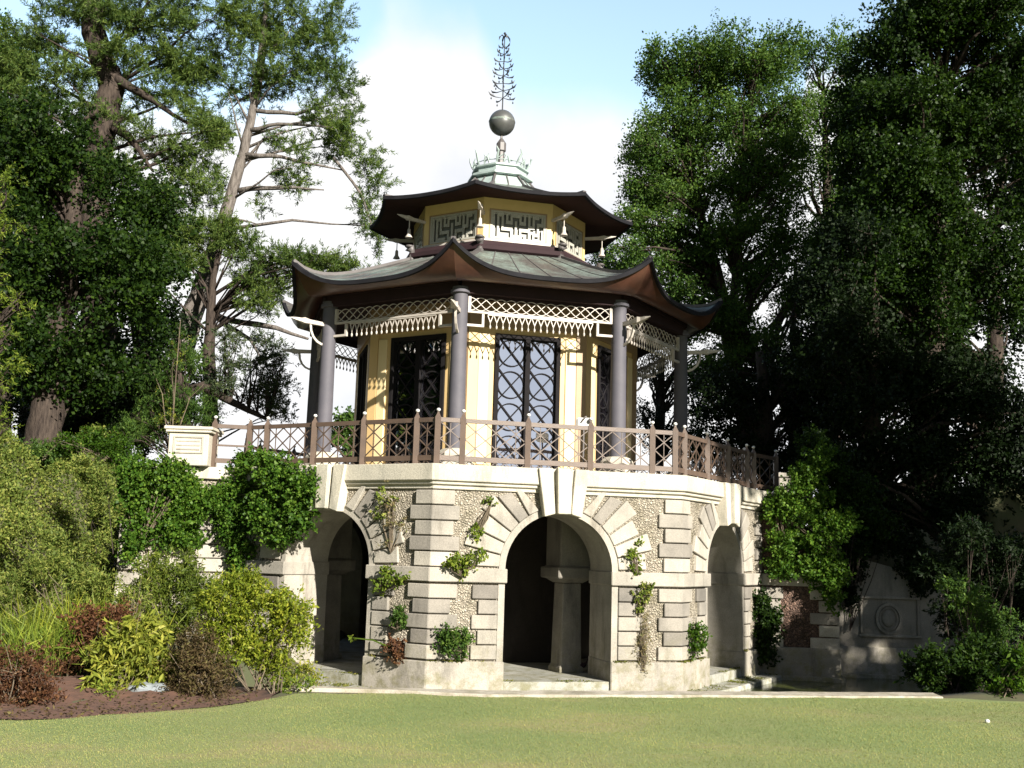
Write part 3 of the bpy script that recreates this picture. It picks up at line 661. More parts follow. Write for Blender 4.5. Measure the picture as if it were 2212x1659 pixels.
# ================================================================== RAILING
ral = empty('terrace_railing', (CX, CY, 4.26), 'brown painted railing of diagonal lattice panels round the edge of the stone terrace', 'railing')
AR = 6.46*C8; SR = 2*AR*T8; UP = [-SR/2, -SR/2+.5, -SR/2+1.82, SR/2-1.82, SR/2-.5, SR/2]
def post(p, h=5.24):
    m = MB(); m.box(p[0]-.055, p[0]+.055, p[1]-.055, p[1]+.055, 4.15, h-.06)
    m.lathe([(.078, h-.06), (.03, h+.02), (.022, h+.05)], p, 4, PI/4); o = m.build('post', M_['rail'], ral)
    f = MB(); f.ball((p[0], p[1], h+.085), .042, 10, (1, 1, .85)); f.build('finial', M_['white'], o, smooth=True)
def panel(P, Q, z0=4.34, z1=5.17, lattice=True):
    P = Vector((*P, 0)); Q = Vector((*Q, 0)); d = (Q-P); ln = d.length; d.normalize(); nn = Vector((d.y, -d.x, 0)); m = MB()
    def q(u, z, o=0): return P+d*u+nn*o+Vector((0, 0, z))
    a, b = .05, ln-.05
    m.bar(q(a, z1-.035), q(b, z1-.035), .06, .085); m.bar(q(a, z0+.05), q(b, z0+.05), .055, .10)
    if lattice:
        zl, zh = z0+.10, z1-.078; nc = max(1, round((b-a)/.40)); cw = (b-a)/nc; hh = (zh-zl)/2
        for i in range(nc):
            for r_ in range(2):
                u0 = a+cw*i; zz = zl+hh*r_
                m.bar(q(u0, zz, .008), q(u0+cw, zz+hh, .008), .018, .022, nn); m.bar(q(u0+cw, zz, -.008), q(u0, zz+hh, -.008), .018, .022, nn)
            m.bar(q(u0+cw/2, zl), q(u0+cw/2, zh), .013, .018, nn)
        for i in range(nc*2):     # small zigzag under the lower rail
            u0 = a+cw*i/2; m.bar(q(u0, z0), q(u0+cw/4, z0-.08), .012, .02, nn); m.bar(q(u0+cw/4, z0-.08), q(u0+cw/2, z0), .012, .02, nn)
    else:
        m.bar(q(a, 4.72), q(b, 4.72), .04, .04)
    m.build('panel', M_['rail'], ral)
for k in range(-3, 5):
    fr = frame(k, AR)
    for a, b in zip(UP, UP[1:]): panel(fr(a), fr(b))
    for u in UP[:-1]: post(fr(u))
# extra bays towards the left pier and the right stair
pL = at(463, 950, 23.75); panel((pL.x, pL.y), corner(-1, 6.46), lattice=False); post((pL.x, pL.y))
pR = at(1676, 1020, 27.6); panel(corner(2, 6.46), (pR.x, pR.y)); post((pR.x, pR.y))

# ================================================================== WINGS
wl = empty('left_wing_wall', (-7.3, 24.0, 0), 'cream rusticated wing wall left of the rotunda, mostly under ivy', 'wall')
c1 = corner(-1, RT); p0 = at(262, 1150, 23.3)
def lfr(P, Q):
    P, Q = Vector((P[0], P[1], 0)), Vector((Q[0], Q[1], 0)); d = (Q-P).normalized(); n = Vector((d.y, -d.x, 0)); 
    def fr(u, b=0., z=None):
        p = P+d*u+n*b; return (p.x, p.y) if z is None else Vector((p.x, p.y, z))
    fr.n = n; fr.u = d; fr.len = (Q-P).length; return fr
fl = lfr((p0.x, p0.y), (c1[0]+.15, c1[1]+.15)); LL = fl.len
mb = MB(); mb.fbox(fl, 0, LL, -.7, 0, 0, 3.98); mb.build('wall', M_['rubble'], wl)
mb = MB(); mb.fbox(fl, -.05, LL, -.75, .10, 3.982, 4.24); mb.build('cornice', M_['stone_w'], wl, bevel=.015)
mb = MB(); mb.fbox(fl, -.03, LL, -.2, .07, ZB0, ZB1); mb.build('string_course', M_['stone'], wl, bevel=.015)
mb = MB()
for rows in (lo, up_):
    for i, (z0, z1) in enumerate(rows):
        w = .62 if i % 2 else .46; mb.fbox(fl, -.04, w, -.3, .06, z0, z1); mb.fbox(fl, LL-.95-w*.3, LL-.2, -.3, .06, z0, z1)
        if i % 2 == 0: mb.fbox(fl, 1.1, 1.7, -.3, .055, z0, z1)
mb.build('quoins', M_['stone'], wl, bevel=.012)
mb = MB(); mb.fbox(fl, -.05, LL, -.2, .08, 0, .565); mb.build('plinth', M_['stone'], wl)
# pier on the wing
a, b = at(357, 1005, 23.4), at(450, 1005, 23.4); pw = b.x-a.x; zt = at(400, 922, 23.4).z
pr_ = empty('stone_pier', ((a.x+b.x)/2, 23.6, 4.24), 'square cream stone pier with moulded cap at the left end of the railing', 'pier')
mb = MB(); mb.box(a.x+.03, b.x-.03, 23.4, 24.2, 4.24, zt-.12); mb.build('shaft', M_['stone_w'], pr_, bevel=.015)
mb = MB(); mb.box(a.x-.03, b.x+.03, 23.34, 24.26, zt-.119, zt-.06); mb.box(a.x-.06, b.x+.06, 23.31, 24.29, zt-.059, zt+.01); mb.build('cap', M_['stone_w'], pr_, bevel=.012)
mb = MB(); x0, x1, z0, z1 = a.x+.14, b.x-.14, zt-.56, zt-.20
mb.box(x0, x1, 23.375, 23.41, z1-.03, z1); mb.box(x0, x1, 23.375, 23.41, z0, z0+.03); mb.box(x0, x0+.03, 23.375, 23.41, z0+.031, z1-.031); mb.box(x1-.03, x1, 23.375, 23.41, z0+.031, z1-.031)
for i in range(3): mb.box(x0+.07, x1-.07, 23.385, 23.41, z0+.07+.09*i, z0+.10+.09*i)
mb.build('panel_frame', M_['stone'], pr_)
# right wing
wr = empty('right_wing_wall', (7.5, 26.5, 0), 'shaded red rockwork wing wall with stone quoins right of the rotunda, draped with ivy', 'wall')
c2 = corner(2, RT); q1 = at(1810, 1400, 26.3)
fw = lfr((c2[0]-.1, c2[1]-.1), (q1.x, q1.y)); RL_ = fw.len
mb = MB(); mb.fpoly(fw, [(0, -.6), (0, 3.9), (.55, 3.9), (RL_, 2.9), (RL_, -.6)], -.7, 0); mb.build('wall', M_['rubble_r'], wr)
mb = MB(); mb.fbox(fw, 0, .9, -.72, .10, 3.95, 4.22); mb.build('cornice', M_['stone'], wr, bevel=.015)
mb = MB(); mb.fbox(fw, 0, RL_+.04, -.3, .08, ZB0, ZB1); mb.build('string_course', M_['stone'], wr, bevel=.015)
mb = MB(); mb.fbox(fw, 0, RL_+.06, -.76, .10, -.6, .62); mb.fbox(fw, 0, RL_+.15, -.8, .22, -.6, -.02); mb.build('plinth', M_['stone_g'], wr, bevel=.02)
mb = MB()
for i, (z0, z1) in enumerate(lo): w = .62 if i % 2 == 0 else .42; mb.fbox(fw, RL_-w, RL_+.04, -.73, .06, z0, z1); mb.fbox(fw, .05, .4+w*.3, -.3, .06, z0, z1)
mb.build('quoins', M_['stone'], wr, bevel=.012)
wb = empty('relief_wall', (9.5, 28.6, 0), 'dark set-back retaining wall with a framed panel and sunk oval medallion above the pond', 'wall')
q2, q3 = at(1800, 1300, 27.6), at(2260, 1300, 27.2); fb = lfr((q2.x, q2.y), (q3.x, q3.y))
mb = MB(); mb.fpoly(fb, [(0, -.6), (0, 2.9), (fb.len, 1.6), (fb.len, -.6)], -.6, 0); mb.build('wall', M_['stone_m'], wb)
mb = MB(); mb.fbox(fb, 0, fb.len, -.1, .09, -.6, .60); mb.fbox(fb, 0, fb.len, -.1, .2, -.6, -.03); mb.build('plinth', M_['stone_m'], wb, bevel=.02)
def ub(px, py): p = at(px, py, 27.55); return (p.x-q2.x), p.z
u0, z0 = ub(1858, 1375); u1, z1 = ub(1982, 1290); cu_, cz_ = ub(1918, 1336)
mb = MB(); t_ = .07
for (a, b, c, d) in ((u0, u1, z1-t_, z1), (u0-.03, u1+.03, z0, z0+t_), (u0, u0+t_, z0+t_+.001, z1-t_-.001), (u1-t_, u1, z0+t_+.001, z1-t_-.001)): mb.fbox(fb, a, b, -.05, .07, c, d)
mb.build('panel_frame', M_['stone_m'], wb, bevel=.015)
mb = MB(); 
for rr, pr, w_ in ((.33, .07, .07), (.25, .04, .035)):
    mb.strip([fb(cu_+rr*.86*math.cos(t), pr*.5, cz_+rr*1.05*math.sin(t)) for t in [2*PI*i/32 for i in range(33)]], w_, pr, fb.n)
mb.ball(fb(cu_, .0, cz_), .2, 16, (.85, .35, 1.05)); mb.build('oval_medallion', M_['stone_m'], wb, smooth=40)
a, b = at(1682, 1008, 29), at(1756, 1008, 29)
mb = MB(); mb.box(a.x, b.x, 29, 29.6, 3.6, 4.78); mb.box(a.x-.05, b.x+.05, 28.95, 29.65, 4.781, 4.9); mb.build('parapet_block', M_['stone_m'], None, bevel=.02, label='low mossy stone parapet pier behind the right end of the railing', cat='pier')

# floodlight on terrace
p = at(1262, 912, 23.2); fl_ = empty('floodlight', (p.x, p.y, 4.26), 'small white box floodlight behind the railing in front of the right column', 'lamp')
mb = MB(); mb.box(p.x-.17, p.x+.17, p.y, p.y+.12, p.z-.13, p.z+.10); mb.build('lamp_box', M_['white'], fl_, bevel=.04)
mb = MB(); mb.bar((p.x, p.y+.06, 4.26), (p.x, p.y+.06, p.z-.13), .03); mb.build('stand', M_['lead'], fl_)
mb = MB(); mb.tube([(p.x-.06, p.y-.02, p.z+.0), (p.x, p.y-.05, p.z+.08), (p.x+.04, p.y-.02, p.z+.12)], .018, 6); mb.ball((p.x+.12, p.y-.03, p.z+.03), .05, 10); mb.build('bracket', M_['lead'], fl_)

# ================================================================== GROUND
KX = [(640, 1491), (850, 1495), (1060, 1501), (1500, 1502), (1990, 1505)]
KP = [atz(x, y, .5) for x, y in KX]
kx = np.array([p.x for p in KP]); ky = np.array([p.y for p in KP])
def kline(x): return np.interp(x, kx, ky)
def sst(a, b, x): t = np.clip((x-a)/(b-a), 0, 1); return t*t*(3-2*t)
def height(x, y):
    x = np.asarray(x, float); y = np.asarray(y, float); yk = kline(x)
    pond = sst(-4.6, -3.6, x)*(1-sst(-.4, .8, x-np.interp(y, [15, 20, 21.5, 25, 40], [9.6, 9.0, 9.4, 11.8, 12.5])))*sst(0, .12, y-yk-.1)*(1-sst(33, 37, y))
    far = sst(24.8, 36, y)
    base = .5 - .35*far
    lump = 1+.10*np.sin(x*1.7+y*.9)+.07*np.sin(x*3.1-y*2.3)+.05*np.sin(x*4.9+y*3.3)
    hl = 3.95*sst(15.6, 25.3, y + .28*(x+9))*sst(-8.2, -10.2, x)*lump*(1-.6*sst(33, 45, y))
    hb = 3.6*sst(27.9, 29.5, y)*sst(7.2, 8.6, x)*(1-.6*sst(36, 50, y)) + 1.0*sst(11.5, 14.5, x+.1*(y-17))*sst(16.5, 20, y)
    pt_ = .20*sst(kx[-1]-.3, kx[-1]+1.2, x)*np.exp(-((y-yk-.6)/.8)**2)
    bed = .12*sst(-3.6, -5, x)*sst(0, 1.5, y-14.6)
    h = base+hl+hb+bed+pt_
    return h*(1-pond)+(-.7)*pond
xs = np.unique(np.concatenate([np.linspace(-600, -30, 14), np.arange(-30, -16, 1.), np.arange(-16, 16, .25), np.arange(16, 30, 1.), np.linspace(30, 600, 14)]))
ys = np.unique(np.concatenate([np.linspace(-60, 8, 12), np.arange(8, 14, 1.), np.arange(14, 32, .2), np.arange(32, 50, 1.5), np.linspace(50, 1200, 16)]))
X, Y = np.meshgrid(xs, ys); Z = height(X, Y); mb = MB(); mb.v = list(zip(X.ravel().tolist(), Y.ravel().tolist(), Z.ravel().tolist())); nx = len(xs)
mb.f = [(j*nx+i, j*nx+i+1, (j+1)*nx+i+1, (j+1)*nx+i) for j in range(len(ys)-1) for i in range(nx-1)]
mb.build('ground', M_['ground'], smooth=True, kind='structure')
# lawn sheet
LB = [atz(x, y, .5) for x, y in ((-60, 1562), (0, 1560), (60, 1562), (140, 1557), (220, 1550), (300, 1546), (380, 1540), (460, 1532), (540, 1522), (600, 1512), (640, 1503))]
lx = [p.x for p in LB]+[kx[1], kx[2], kx[3], kx[4], 12.5, 40]; ly = [p.y for p in LB]+[ky[1]-.40, ky[2]-.52, ky[3]-.52, ky[4]-.4, ky[4]+.1, ky[4]+2]
lx = [-40]+lx; ly = [ly[0]-1]+ly
LX = np.interp(np.linspace(0, 1, 160), np.linspace(0, 1, len(lx)), lx); LY = np.interp(LX, lx, ly)+.03*np.sin(LX*9)+.03*np.sin(LX*4.1+1)
mb = MB(); n = len(LX); mb.v = [(a, b, .53) for a, b in zip(LX, LY)]+[(a, -50., .53) for a in LX]+[(a, b, .40) for a, b in zip(LX, LY)]
mb.f = [(i, i+1, n+i+1, n+i) for i in range(n-1)]+[(i, 2*n+i, 2*n+i+1, i+1) for i in range(n-1)]
mb.build('lawn', M_['lawn'], kind='structure')
def lawn_edge(x): return np.interp(x, LX, LY)
# grass blades on the near lawn
nb = 240000; Yb = 8.6 + (17.6-8.6)*rng.random(nb)**.8; Xb = (rng.random(nb)*2-1)*(Yb*.49+.3)
ok = Yb < lawn_edge(Xb)-.02; Xb, Yb = Xb[ok], Yb[ok]; nb = len(Xb)
P = np.stack([Xb, Yb, np.full(nb, .53)], 1); D = rng.normal(size=(nb, 3))*[.5, .5, .1]+[0, 0, .8]
leaf_object('lawn_grass', P, D, unit(nb), rng.uniform(.010, .026, nb), rng.uniform(.003, .007, nb), M_['grass'], label='short mown grass of the lawn', cat='grass', kind='stuff')
# pond, kerb, soil bed
mb = MB(); mb.v = [(-5, 14, -.12), (16, 14, -.12), (16, 38, -.12), (-5, 38, -.12)]; mb.f = [(0, 1, 2, 3)]; mb.build('pond_water', M_['water'], kind='structure')
mb = MB(); K2 = [(x, np.interp(x, kx, ky)) for x in np.linspace(kx[0]-.3, kx[-1]+.2, 40)]
rings = []
for i, (x, y) in enumerate(K2):
    wd = .16+.26*float(sst(kx[1]-.5, kx[2]+.2, x)); j = random.uniform(-.012, .012)
    rings.append([(x, y-wd+j, .36), (x, y-wd+j, .555), (x, y+.02, .565+j*.4), (x, y+.10, .50), (x, y+.10, -.6), (x, y-wd, -.6)])
mb.rings(rings); mb.build('kerb', M_['kerb'], kind='structure', bevel=.01)
sb = []
for x in np.linspace(-16, -3.2, 50):
    sb.append((x, lawn_edge(x)-.05, .50)); 
mb = MB(); n = len(sb); R_ = 12
for j in range(R_):
    for (x, y, z) in sb: yy = y+j*.3; mb.v.append((x, yy, float(height(x, yy))*1.0+.02+.035*math.sin(x*7+yy*5)*(j > 0)+random.uniform(-.012, .02)+(.0 if j else .012)))
mb.f = [(j*n+i, j*n+i+1, (j+1)*n+i+1, (j+1)*n+i) for j in range(R_-1) for i in range(n-1)]; mb.build('soil_bed', M_['soil'], kind='structure', smooth=True)

# ================================================================== SMALL THINGS
p = atz(305, 1503, .55); mb = MB(); mb.ball((p.x, p.y+.25, .60), .26, 10, (1.2, .7, .42)); 
mb.v = [(a+random.uniform(-.03, .03), b+random.uniform(-.03, .03), c+random.uniform(-.02, .02)) for a, b, c in mb.v]
mb.build('boulder', M_['rock'], label='pale blue-grey boulder under the large-leaved shrub in the bed', cat='rock')
p = atz(2133, 1562, .53); mb = MB(); mb.ball((p.x, p.y, .555), .035, 8, (1, 1, .8)); mb.build('pebble', M_['white'], label='small white stone lying on the lawn at the right', cat='stone')
# duck under the centre arch
p = atz(1254, 1452, .19); dk = MB(); z = .19
body = [(-.17, .16, .012), (-.12, .13, .04), (-.05, .12, .075), (.04, .13, .08), (.10, .16, .055), (.13, .21, .035), (.14, .27, .03), (.16, .31, .042), (.20, .31, .028), (.25, .295, .012)]
rings = []
for x, h, r in body: rings.append([(p.x+x+.0, p.y+r*math.cos(t), z+h+r*math.sin(t)*.9) for t in [2*PI*i/10 for i in range(10)]])
dk.rings(rings)
for s in (-1, 1): dk.tube([(p.x+.0, p.y+s*.035, z+.09), (p.x+.0, p.y+s*.035, z)], .010, 5); dk.box(p.x-.01, p.x+.05, p.y+s*.035-.02, p.y+s*.035+.02, z, z+.008)
dk.build('duck', M_['beam'], smooth=True, label='small dark duck standing on the floor under the centre arch', cat='duck')

# ================================================================== TREES
LM['moss'] = leafmat('moss_tufts', [(.09, .10, .02), (.14, .17, .035), (.22, .20, .08)], .2, .8); LM['olive'] = leafmat('olive_leaves', [(.07, .11, .02), (.12, .17, .03), (.20, .24, .05)], .3, .5); LM['lime2'] = leafmat('bright_lime_leaves', [(.11, .16, .02), (.20, .26, .03), (.36, .38, .06)], .35, .45)
SKYF = (1.52, 1.42, 1.28); SKYB = (.22, .25, .27); EXPO = 1.3
def E3(lst, Y, dep=None): return [ell(a, b, c, d, Y, dep) for a, b, c, d in lst]
# --- left side
tree('broadleaf_tree', 'dense dark green broadleaf tree at the left edge, its trunk standing on the ivy mound', [(85, 985, 26.5, .46), (100, 900, 26.5, .40), (120, 760, 26.8, .32), (150, 560, 27, .25), (170, 330, 27.2, .14)],
     E3([(120, 330, 150, 120), (60, 560, 130, 150), (225, 560, 130, 130), (70, 790, 90, 95), (215, 770, 110, 120), (280, 430, 110, 90), (20, 400, 90, 160), (300, 660, 70, 110), (330, 560, 60, 60), (110, 800, 80, 50), (90, 640, 90, 70), (150, 850, 60, 26), (95, 860, 60, 30)], 27.2, 2.4),
     'dark', cr=.85, k=1.25, leaf=.14, asp=.75, per=11, dens=17, sig=.17)
tree('broadleaf_tree', 'shaded broadleaf tree behind the mound between the big left tree and the leaning pine', [(300, 960, 31, .3), (300, 800, 31, .24), (320, 620, 31, .14)],
     E3([(290, 820, 110, 100), (250, 930, 110, 70), (380, 840, 70, 100), (330, 700, 70, 80), (120, 900, 120, 100)], 31, 2.2), 'shade', cr=.8, k=1.2, leaf=.14, asp=.7, per=11, dens=15, sig=.18)
tree('pine_tree', 'tall old pine at the upper left with thick twisting trunk and flat needle pads', [(225, 960, 33, .62), (215, 640, 33, .52), (204, 430, 33, .46), (218, 300, 33, .42), (240, 190, 33, .40), (205, 70, 33, .36), (175, -80, 33, .25)],
     E3([(70, 90, 120, 60), (150, 180, 110, 38), (300, 60, 120, 60), (420, 70, 90, 60), (330, 190, 100, 36), (180, 250, 110, 34), (430, 250, 70, 50), (310, 290, 100, 34), (395, 345, 80, 38), (60, 230, 90, 60), (250, 380, 60, 30), (360, 440, 80, 40), (430, 410, 50, 30), (470, 300, 40, 50), (400, 140, 60, 40), (180, 20, 120, 60), (500, 30, 60, 50), (250, 130, 80, 40), (100, 320, 90, 60), (350, 130, 70, 30), (350, 0, 120, 40), (20, 150, 90, 60)], 33, 1.9),
     'pine', cr=.55, k=1.35, lf=.12, barkm='bark_d', r0=.06, sag=.05, flat=.55, leaf=.22, asp=.17, per=30, dens=13, radial=True, up=.35, seg=14,
     extra=[[(240, 190, 33, .2), (212, 235, 32.5, .15), (180, 260, 32.2, .04)], [(232, 260, 33, .2), (290, 310, 32.6, .1), (330, 370, 32.3, .04)], [(222, 140, 33, .2), (300, 200, 32.6, .12), (410, 270, 32.4, .04)]])
tree('pine_tree', 'slender pine leaning right behind the kiosk, bare flaking trunk with long side branches', [(388, 775, 34, .42), (400, 730, 34, .37), (430, 640, 34, .30), (463, 535, 34, .23), (490, 460, 34, .20), (520, 350, 34, .165), (546, 240, 34, .13), (562, 150, 34, .14), (572, 50, 34, .1), (580, -60, 34, .06)],
     E3([(620, 20, 110, 70), (700, 100, 70, 60), (735, 190, 50, 60), (560, 40, 80, 70), (660, 170, 70, 45), (520, 120, 50, 50), (600, 110, 80, 50), (745, 260, 40, 45), (690, 250, 55, 22), (560, 190, 30, 40), (500, 200, 40, 40),
         (740, 290, 60, 24), (790, 350, 50, 30), (815, 390, 36, 26), (790, 460, 26, 60), (815, 520, 26, 40), (700, 310, 50, 26), (650, 60, 90, 40), (720, 30, 40, 50), (450, 140, 50, 36), (610, 180, 50, 30), (640, 385, 26, 40), (590, 300, 24, 30), (600, 375, 20, 24), (560, 430, 18, 22), (470, 380, 20, 26), (650, 345, 34, 22), (575, 160, 50, 40)], 34, 1.6),
     'pine', cr=.45, k=1.2, lf=.05, barkm='bark_p', r0=.05, sag=.05, flat=.6, leaf=.22, asp=.17, per=28, dens=11, radial=True, up=.3, seg=16,
     extra=[[(540, 282, 34, .09), (600, 268, 33.7, .06), (720, 275, 33.4, .02)], [(532, 335, 34, .1), (610, 340, 33.8, .06), (740, 368, 33.6, .02)], [(514, 412, 34, .1), (600, 405, 33.9, .07), (700, 410, 33.6, .02)], [(514, 412, 34, .06), (560, 404, 33.9, .04), (610, 402, 33.8, .02)], [(498, 472, 34, .06), (530, 478, 33.9, .03), (564, 486, 33.8, .01)],
            [(546, 240, 34, .08), (640, 245, 33.8, .06), (720, 225, 33.6, .02)], [(552, 200, 34, .06), (520, 215, 34.2, .04), (495, 240, 34.3, .01)], [(530, 345, 34, .06), (570, 300, 33.8, .04), (600, 290, 33.8, .02)], [(458, 682, 34, .11), (560, 700, 33.6, .09), (667, 733, 33.3, .04)], [(470, 686, 34, .09), (540, 735, 33.8, .06), (566, 775, 33.6, .02)], [(720, 340, 33.6, .05), (780, 420, 33.4, .04), (815, 520, 33.3, .01)]])
tree('pine_tree', 'low bushy pine with soft green needle pads wrapped round the foot of the leaning pine', [(455, 960, 32.5, .25), (450, 760, 32.5, .18), (460, 600, 32.5, .1), (480, 530, 32.5, .05)],
     E3([(430, 505, 70, 30), (500, 530, 90, 38), (570, 570, 80, 34), (640, 560, 60, 30), (690, 575, 50, 26), (730, 560, 30, 40), (530, 610, 60, 30), (590, 625, 55, 30), (400, 560, 60, 34), (470, 490, 50, 28), (560, 660, 50, 24), (330, 600, 60, 30), (750, 585, 50, 22), (660, 600, 50, 24)], 32.5, 1.0),
     'pine', cr=.5, k=2.0, lf=.15, barkm='bark_d', r0=.05, flat=.6, leaf=.2, asp=.17, per=30, dens=14, radial=True, up=.45)
tree('pine_tree', 'dark open pine boughs hanging against the sky left of the kiosk, above the railing', [(395, 1000, 30.5, .22), (400, 850, 30.5, .17), (440, 835, 30.5, .15), (500, 868, 30.3, .11), (575, 905, 30.2, .05)],
     E3([(560, 790, 55, 40), (600, 830, 40, 50), (540, 850, 60, 30), (590, 880, 40, 24), (500, 790, 50, 40), (480, 840, 40, 30), (560, 740, 40, 26), (610, 760, 24, 30), (500, 730, 40, 26), (620, 890, 20, 20)], 30.5, .9),
     'pined', cr=.3, k=1.3, lf=.35, barkm='bark_d', r0=.035, flat=.7, leaf=.17, asp=.25, per=16, dens=16, radial=True, up=.2)
tree('conifer_tree', 'feathery olive green conifer behind the stone pier', [(385, 1010, 29, .16), (390, 850, 29, .1), (385, 700, 29, .04)],
     E3([(340, 900, 70, 70), (400, 880, 60, 70), (350, 820, 40, 60), (395, 780, 40, 60), (440, 900, 50, 40), (300, 940, 60, 40)], 29, .9), 'airy', cr=.35, k=1.4, lf=.6, leaf=.16, asp=.2, per=18, dens=20, radial=True, up=.7, r0=.03)
tree('bamboo_clump', 'thin pale canes rising behind the stone pier', [(372, 930, 28.3, .02), (378, 840, 28.3, .018), (390, 690, 28.3, .008)], E3([(380, 760, 16, 60), (350, 880, 20, 50), (372, 900, 30, 40)], 28.3, .3), 'yellow', cr=.2, k=.7, lf=.5, barkm='stem', leaf=.12, asp=.2, per=5, dens=8, cat='bamboo',
     extra=[[(360, 930, 28.3, .014), (350, 850, 28.3, .01), (330, 800, 28.3, .004)], [(385, 930, 28.3, .014), (410, 860, 28.3, .01), (440, 830, 28.3, .004)]])
tree('conifer_tree', 'yellow green conifer boughs reaching in at the left edge', [(-60, 1100, 22.5, .2), (-60, 800, 22.5, .15), (-50, 500, 22.5, .08)],
     E3([(15, 395, 36, 40), (10, 470, 30, 50), (5, 640, 40, 30), (40, 650, 30, 18), (10, 720, 50, 20), (30, 790, 40, 20), (5, 900, 22, 40), (-40, 600, 50, 200), (0, 830, 30, 30)], 22.5, .7), 'lime', cr=.3, k=1.2, lf=.7, leaf=.13, asp=.22, per=14, dens=16, radial=True, up=.1, droop=.2)
tree('broadleaf_tree', 'mid green treetop in the upper left corner behind the old pine', [(0, 960, 38, .4), (10, 500, 38, .3), (20, 250, 38, .15)], E3([(30, 220, 110, 120), (60, 380, 120, 110), (0, 100, 60, 60), (150, 420, 90, 90), (330, 480, 80, 50), (380, 540, 50, 50)], 38, 2.5), 'broad', cr=.9, k=1.1, leaf=.17, asp=.7, per=10, dens=12, sig=.2)
tree('distant_tree', 'small light green tree far away, seen left of the kiosk wall', [(748, 1100, 70, .16), (748, 960, 70, .12), (748, 900, 70, .06)], E3([(748, 905, 20, 14), (738, 918, 30, 16), (765, 928, 34, 18), (730, 950, 40, 24), (770, 965, 40, 24)], 70, 1.), 'airy', cr=.5, k=1.2, leaf=.3, asp=.7, per=10, dens=9, sig=.2)
# --- right side
RG = 'airy trees behind the right of the kiosk'
tree('broadleaf_tree', 'airy light green tree with sky gaps just right of the spire', [(1640, 1010, 38, .40), (1600, 860, 38, .32), (1560, 640, 38, .24), (1500, 420, 38, .15), (1470, 200, 38, .07)],
     E3([(1440, 160, 40, 60), (1490, 140, 60, 50), (1550, 110, 50, 50), (1480, 250, 85, 65), (1400, 280, 40, 40), (1385, 330, 45, 35), (1440, 360, 90, 50), (1380, 400, 40, 30), (1510, 400, 100, 80), (1430, 500, 90, 50), (1360, 490, 40, 24), (1500, 560, 90, 60), (1410, 590, 60, 36), (1340, 560, 40, 26), (1400, 145, 20, 40), (1520, 300, 80, 60), (1420, 430, 60, 40), (1550, 190, 60, 50)], 38, 2.3),
     'airy', cr=.62, k=2.1, lf=.55, leaf=.14, asp=.6, per=9, dens=11, sig=.17, extra=[[(1584, 925, 37, .12), (1638, 1006, 37, .2), (1700, 1050, 37, .2)], [(1551, 952, 36.5, .03), (1584, 925, 37, .1), (1600, 930, 37, .1)]])
tree('broadleaf_tree', 'airy tree with forked dark limbs between the pale left tree and the black wood', [(1745, 1010, 37, .45), (1714, 880, 37, .36), (1660, 800, 37, .30), (1616, 757, 37, .26), (1605, 714, 37, .2), (1584, 660, 37, .15), (1600, 400, 37, .1), (1620, 200, 37, .05)],
     E3([(1580, 130, 55, 60), (1640, 180, 60, 60), (1690, 120, 50, 60), (1600, 260, 85, 70), (1700, 250, 80, 70), (1620, 380, 95, 80), (1580, 500, 90, 70), (1690, 430, 80, 80), (1640, 600, 90, 60), (1560, 680, 80, 55), (1480, 690, 70, 45), (1620, 740, 90, 55), (1540, 800, 80, 45), (1460, 640, 50, 40), (1690, 330, 80, 60), (1700, 540, 80, 70), (1730, 640, 60, 60), (1640, 130, 40, 50)], 37, 2.2),
     'airy', cr=.62, k=2.1, lf=.6, leaf=.14, asp=.6, per=9, dens=11, sig=.17, extra=[[(1714, 880, 37, .2), (1718, 780, 37, .15), (1712, 700, 37, .1), (1720, 560, 37, .05)]])
tree('broadleaf_tree', 'twiggy brownish treetop in front of the dark wood, upper right', [(1800, 1010, 39, .35), (1790, 600, 39, .22), (1780, 200, 39, .07)],
     E3([(1840, 200, 50, 60), (1820, 400, 50, 80), (1740, 130, 40, 50), (1790, 120, 45, 50), (1830, 130, 40, 50), (1780, 230, 75, 70), (1760, 360, 70, 90), (1780, 520, 70, 90), (1740, 660, 60, 80), (1840, 280, 60, 80)], 39, 2.), 'airy', cr=.65, k=1.1, lf=.6, leaf=.15, asp=.55, per=9, dens=12, sig=.18)
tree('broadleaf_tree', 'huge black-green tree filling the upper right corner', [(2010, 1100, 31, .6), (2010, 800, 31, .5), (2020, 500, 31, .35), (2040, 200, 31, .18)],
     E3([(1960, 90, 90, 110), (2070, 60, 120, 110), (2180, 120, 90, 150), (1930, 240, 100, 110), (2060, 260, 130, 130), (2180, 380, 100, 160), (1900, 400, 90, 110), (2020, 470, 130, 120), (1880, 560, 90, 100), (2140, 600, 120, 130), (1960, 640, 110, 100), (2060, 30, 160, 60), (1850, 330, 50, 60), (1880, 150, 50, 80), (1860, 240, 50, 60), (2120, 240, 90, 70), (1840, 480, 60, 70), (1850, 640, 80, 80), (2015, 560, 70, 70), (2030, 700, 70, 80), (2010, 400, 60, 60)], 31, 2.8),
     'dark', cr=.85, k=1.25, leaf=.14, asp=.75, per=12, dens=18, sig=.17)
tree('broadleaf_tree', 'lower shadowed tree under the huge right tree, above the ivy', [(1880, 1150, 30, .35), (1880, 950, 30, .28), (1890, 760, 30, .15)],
     E3([(1790, 640, 70, 110), (1760, 760, 80, 90), (1830, 540, 60, 90), (1850, 760, 110, 100), (1960, 820, 120, 100), (2090, 820, 120, 110), (1830, 900, 100, 90), (1950, 970, 120, 90), (2080, 1000, 120, 90), (2190, 930, 80, 140), (1800, 1000, 70, 60)], 30, 2.2), 'shade', cr=.8, k=1.3, leaf=.14, asp=.7, per=12, dens=18, sig=.18)
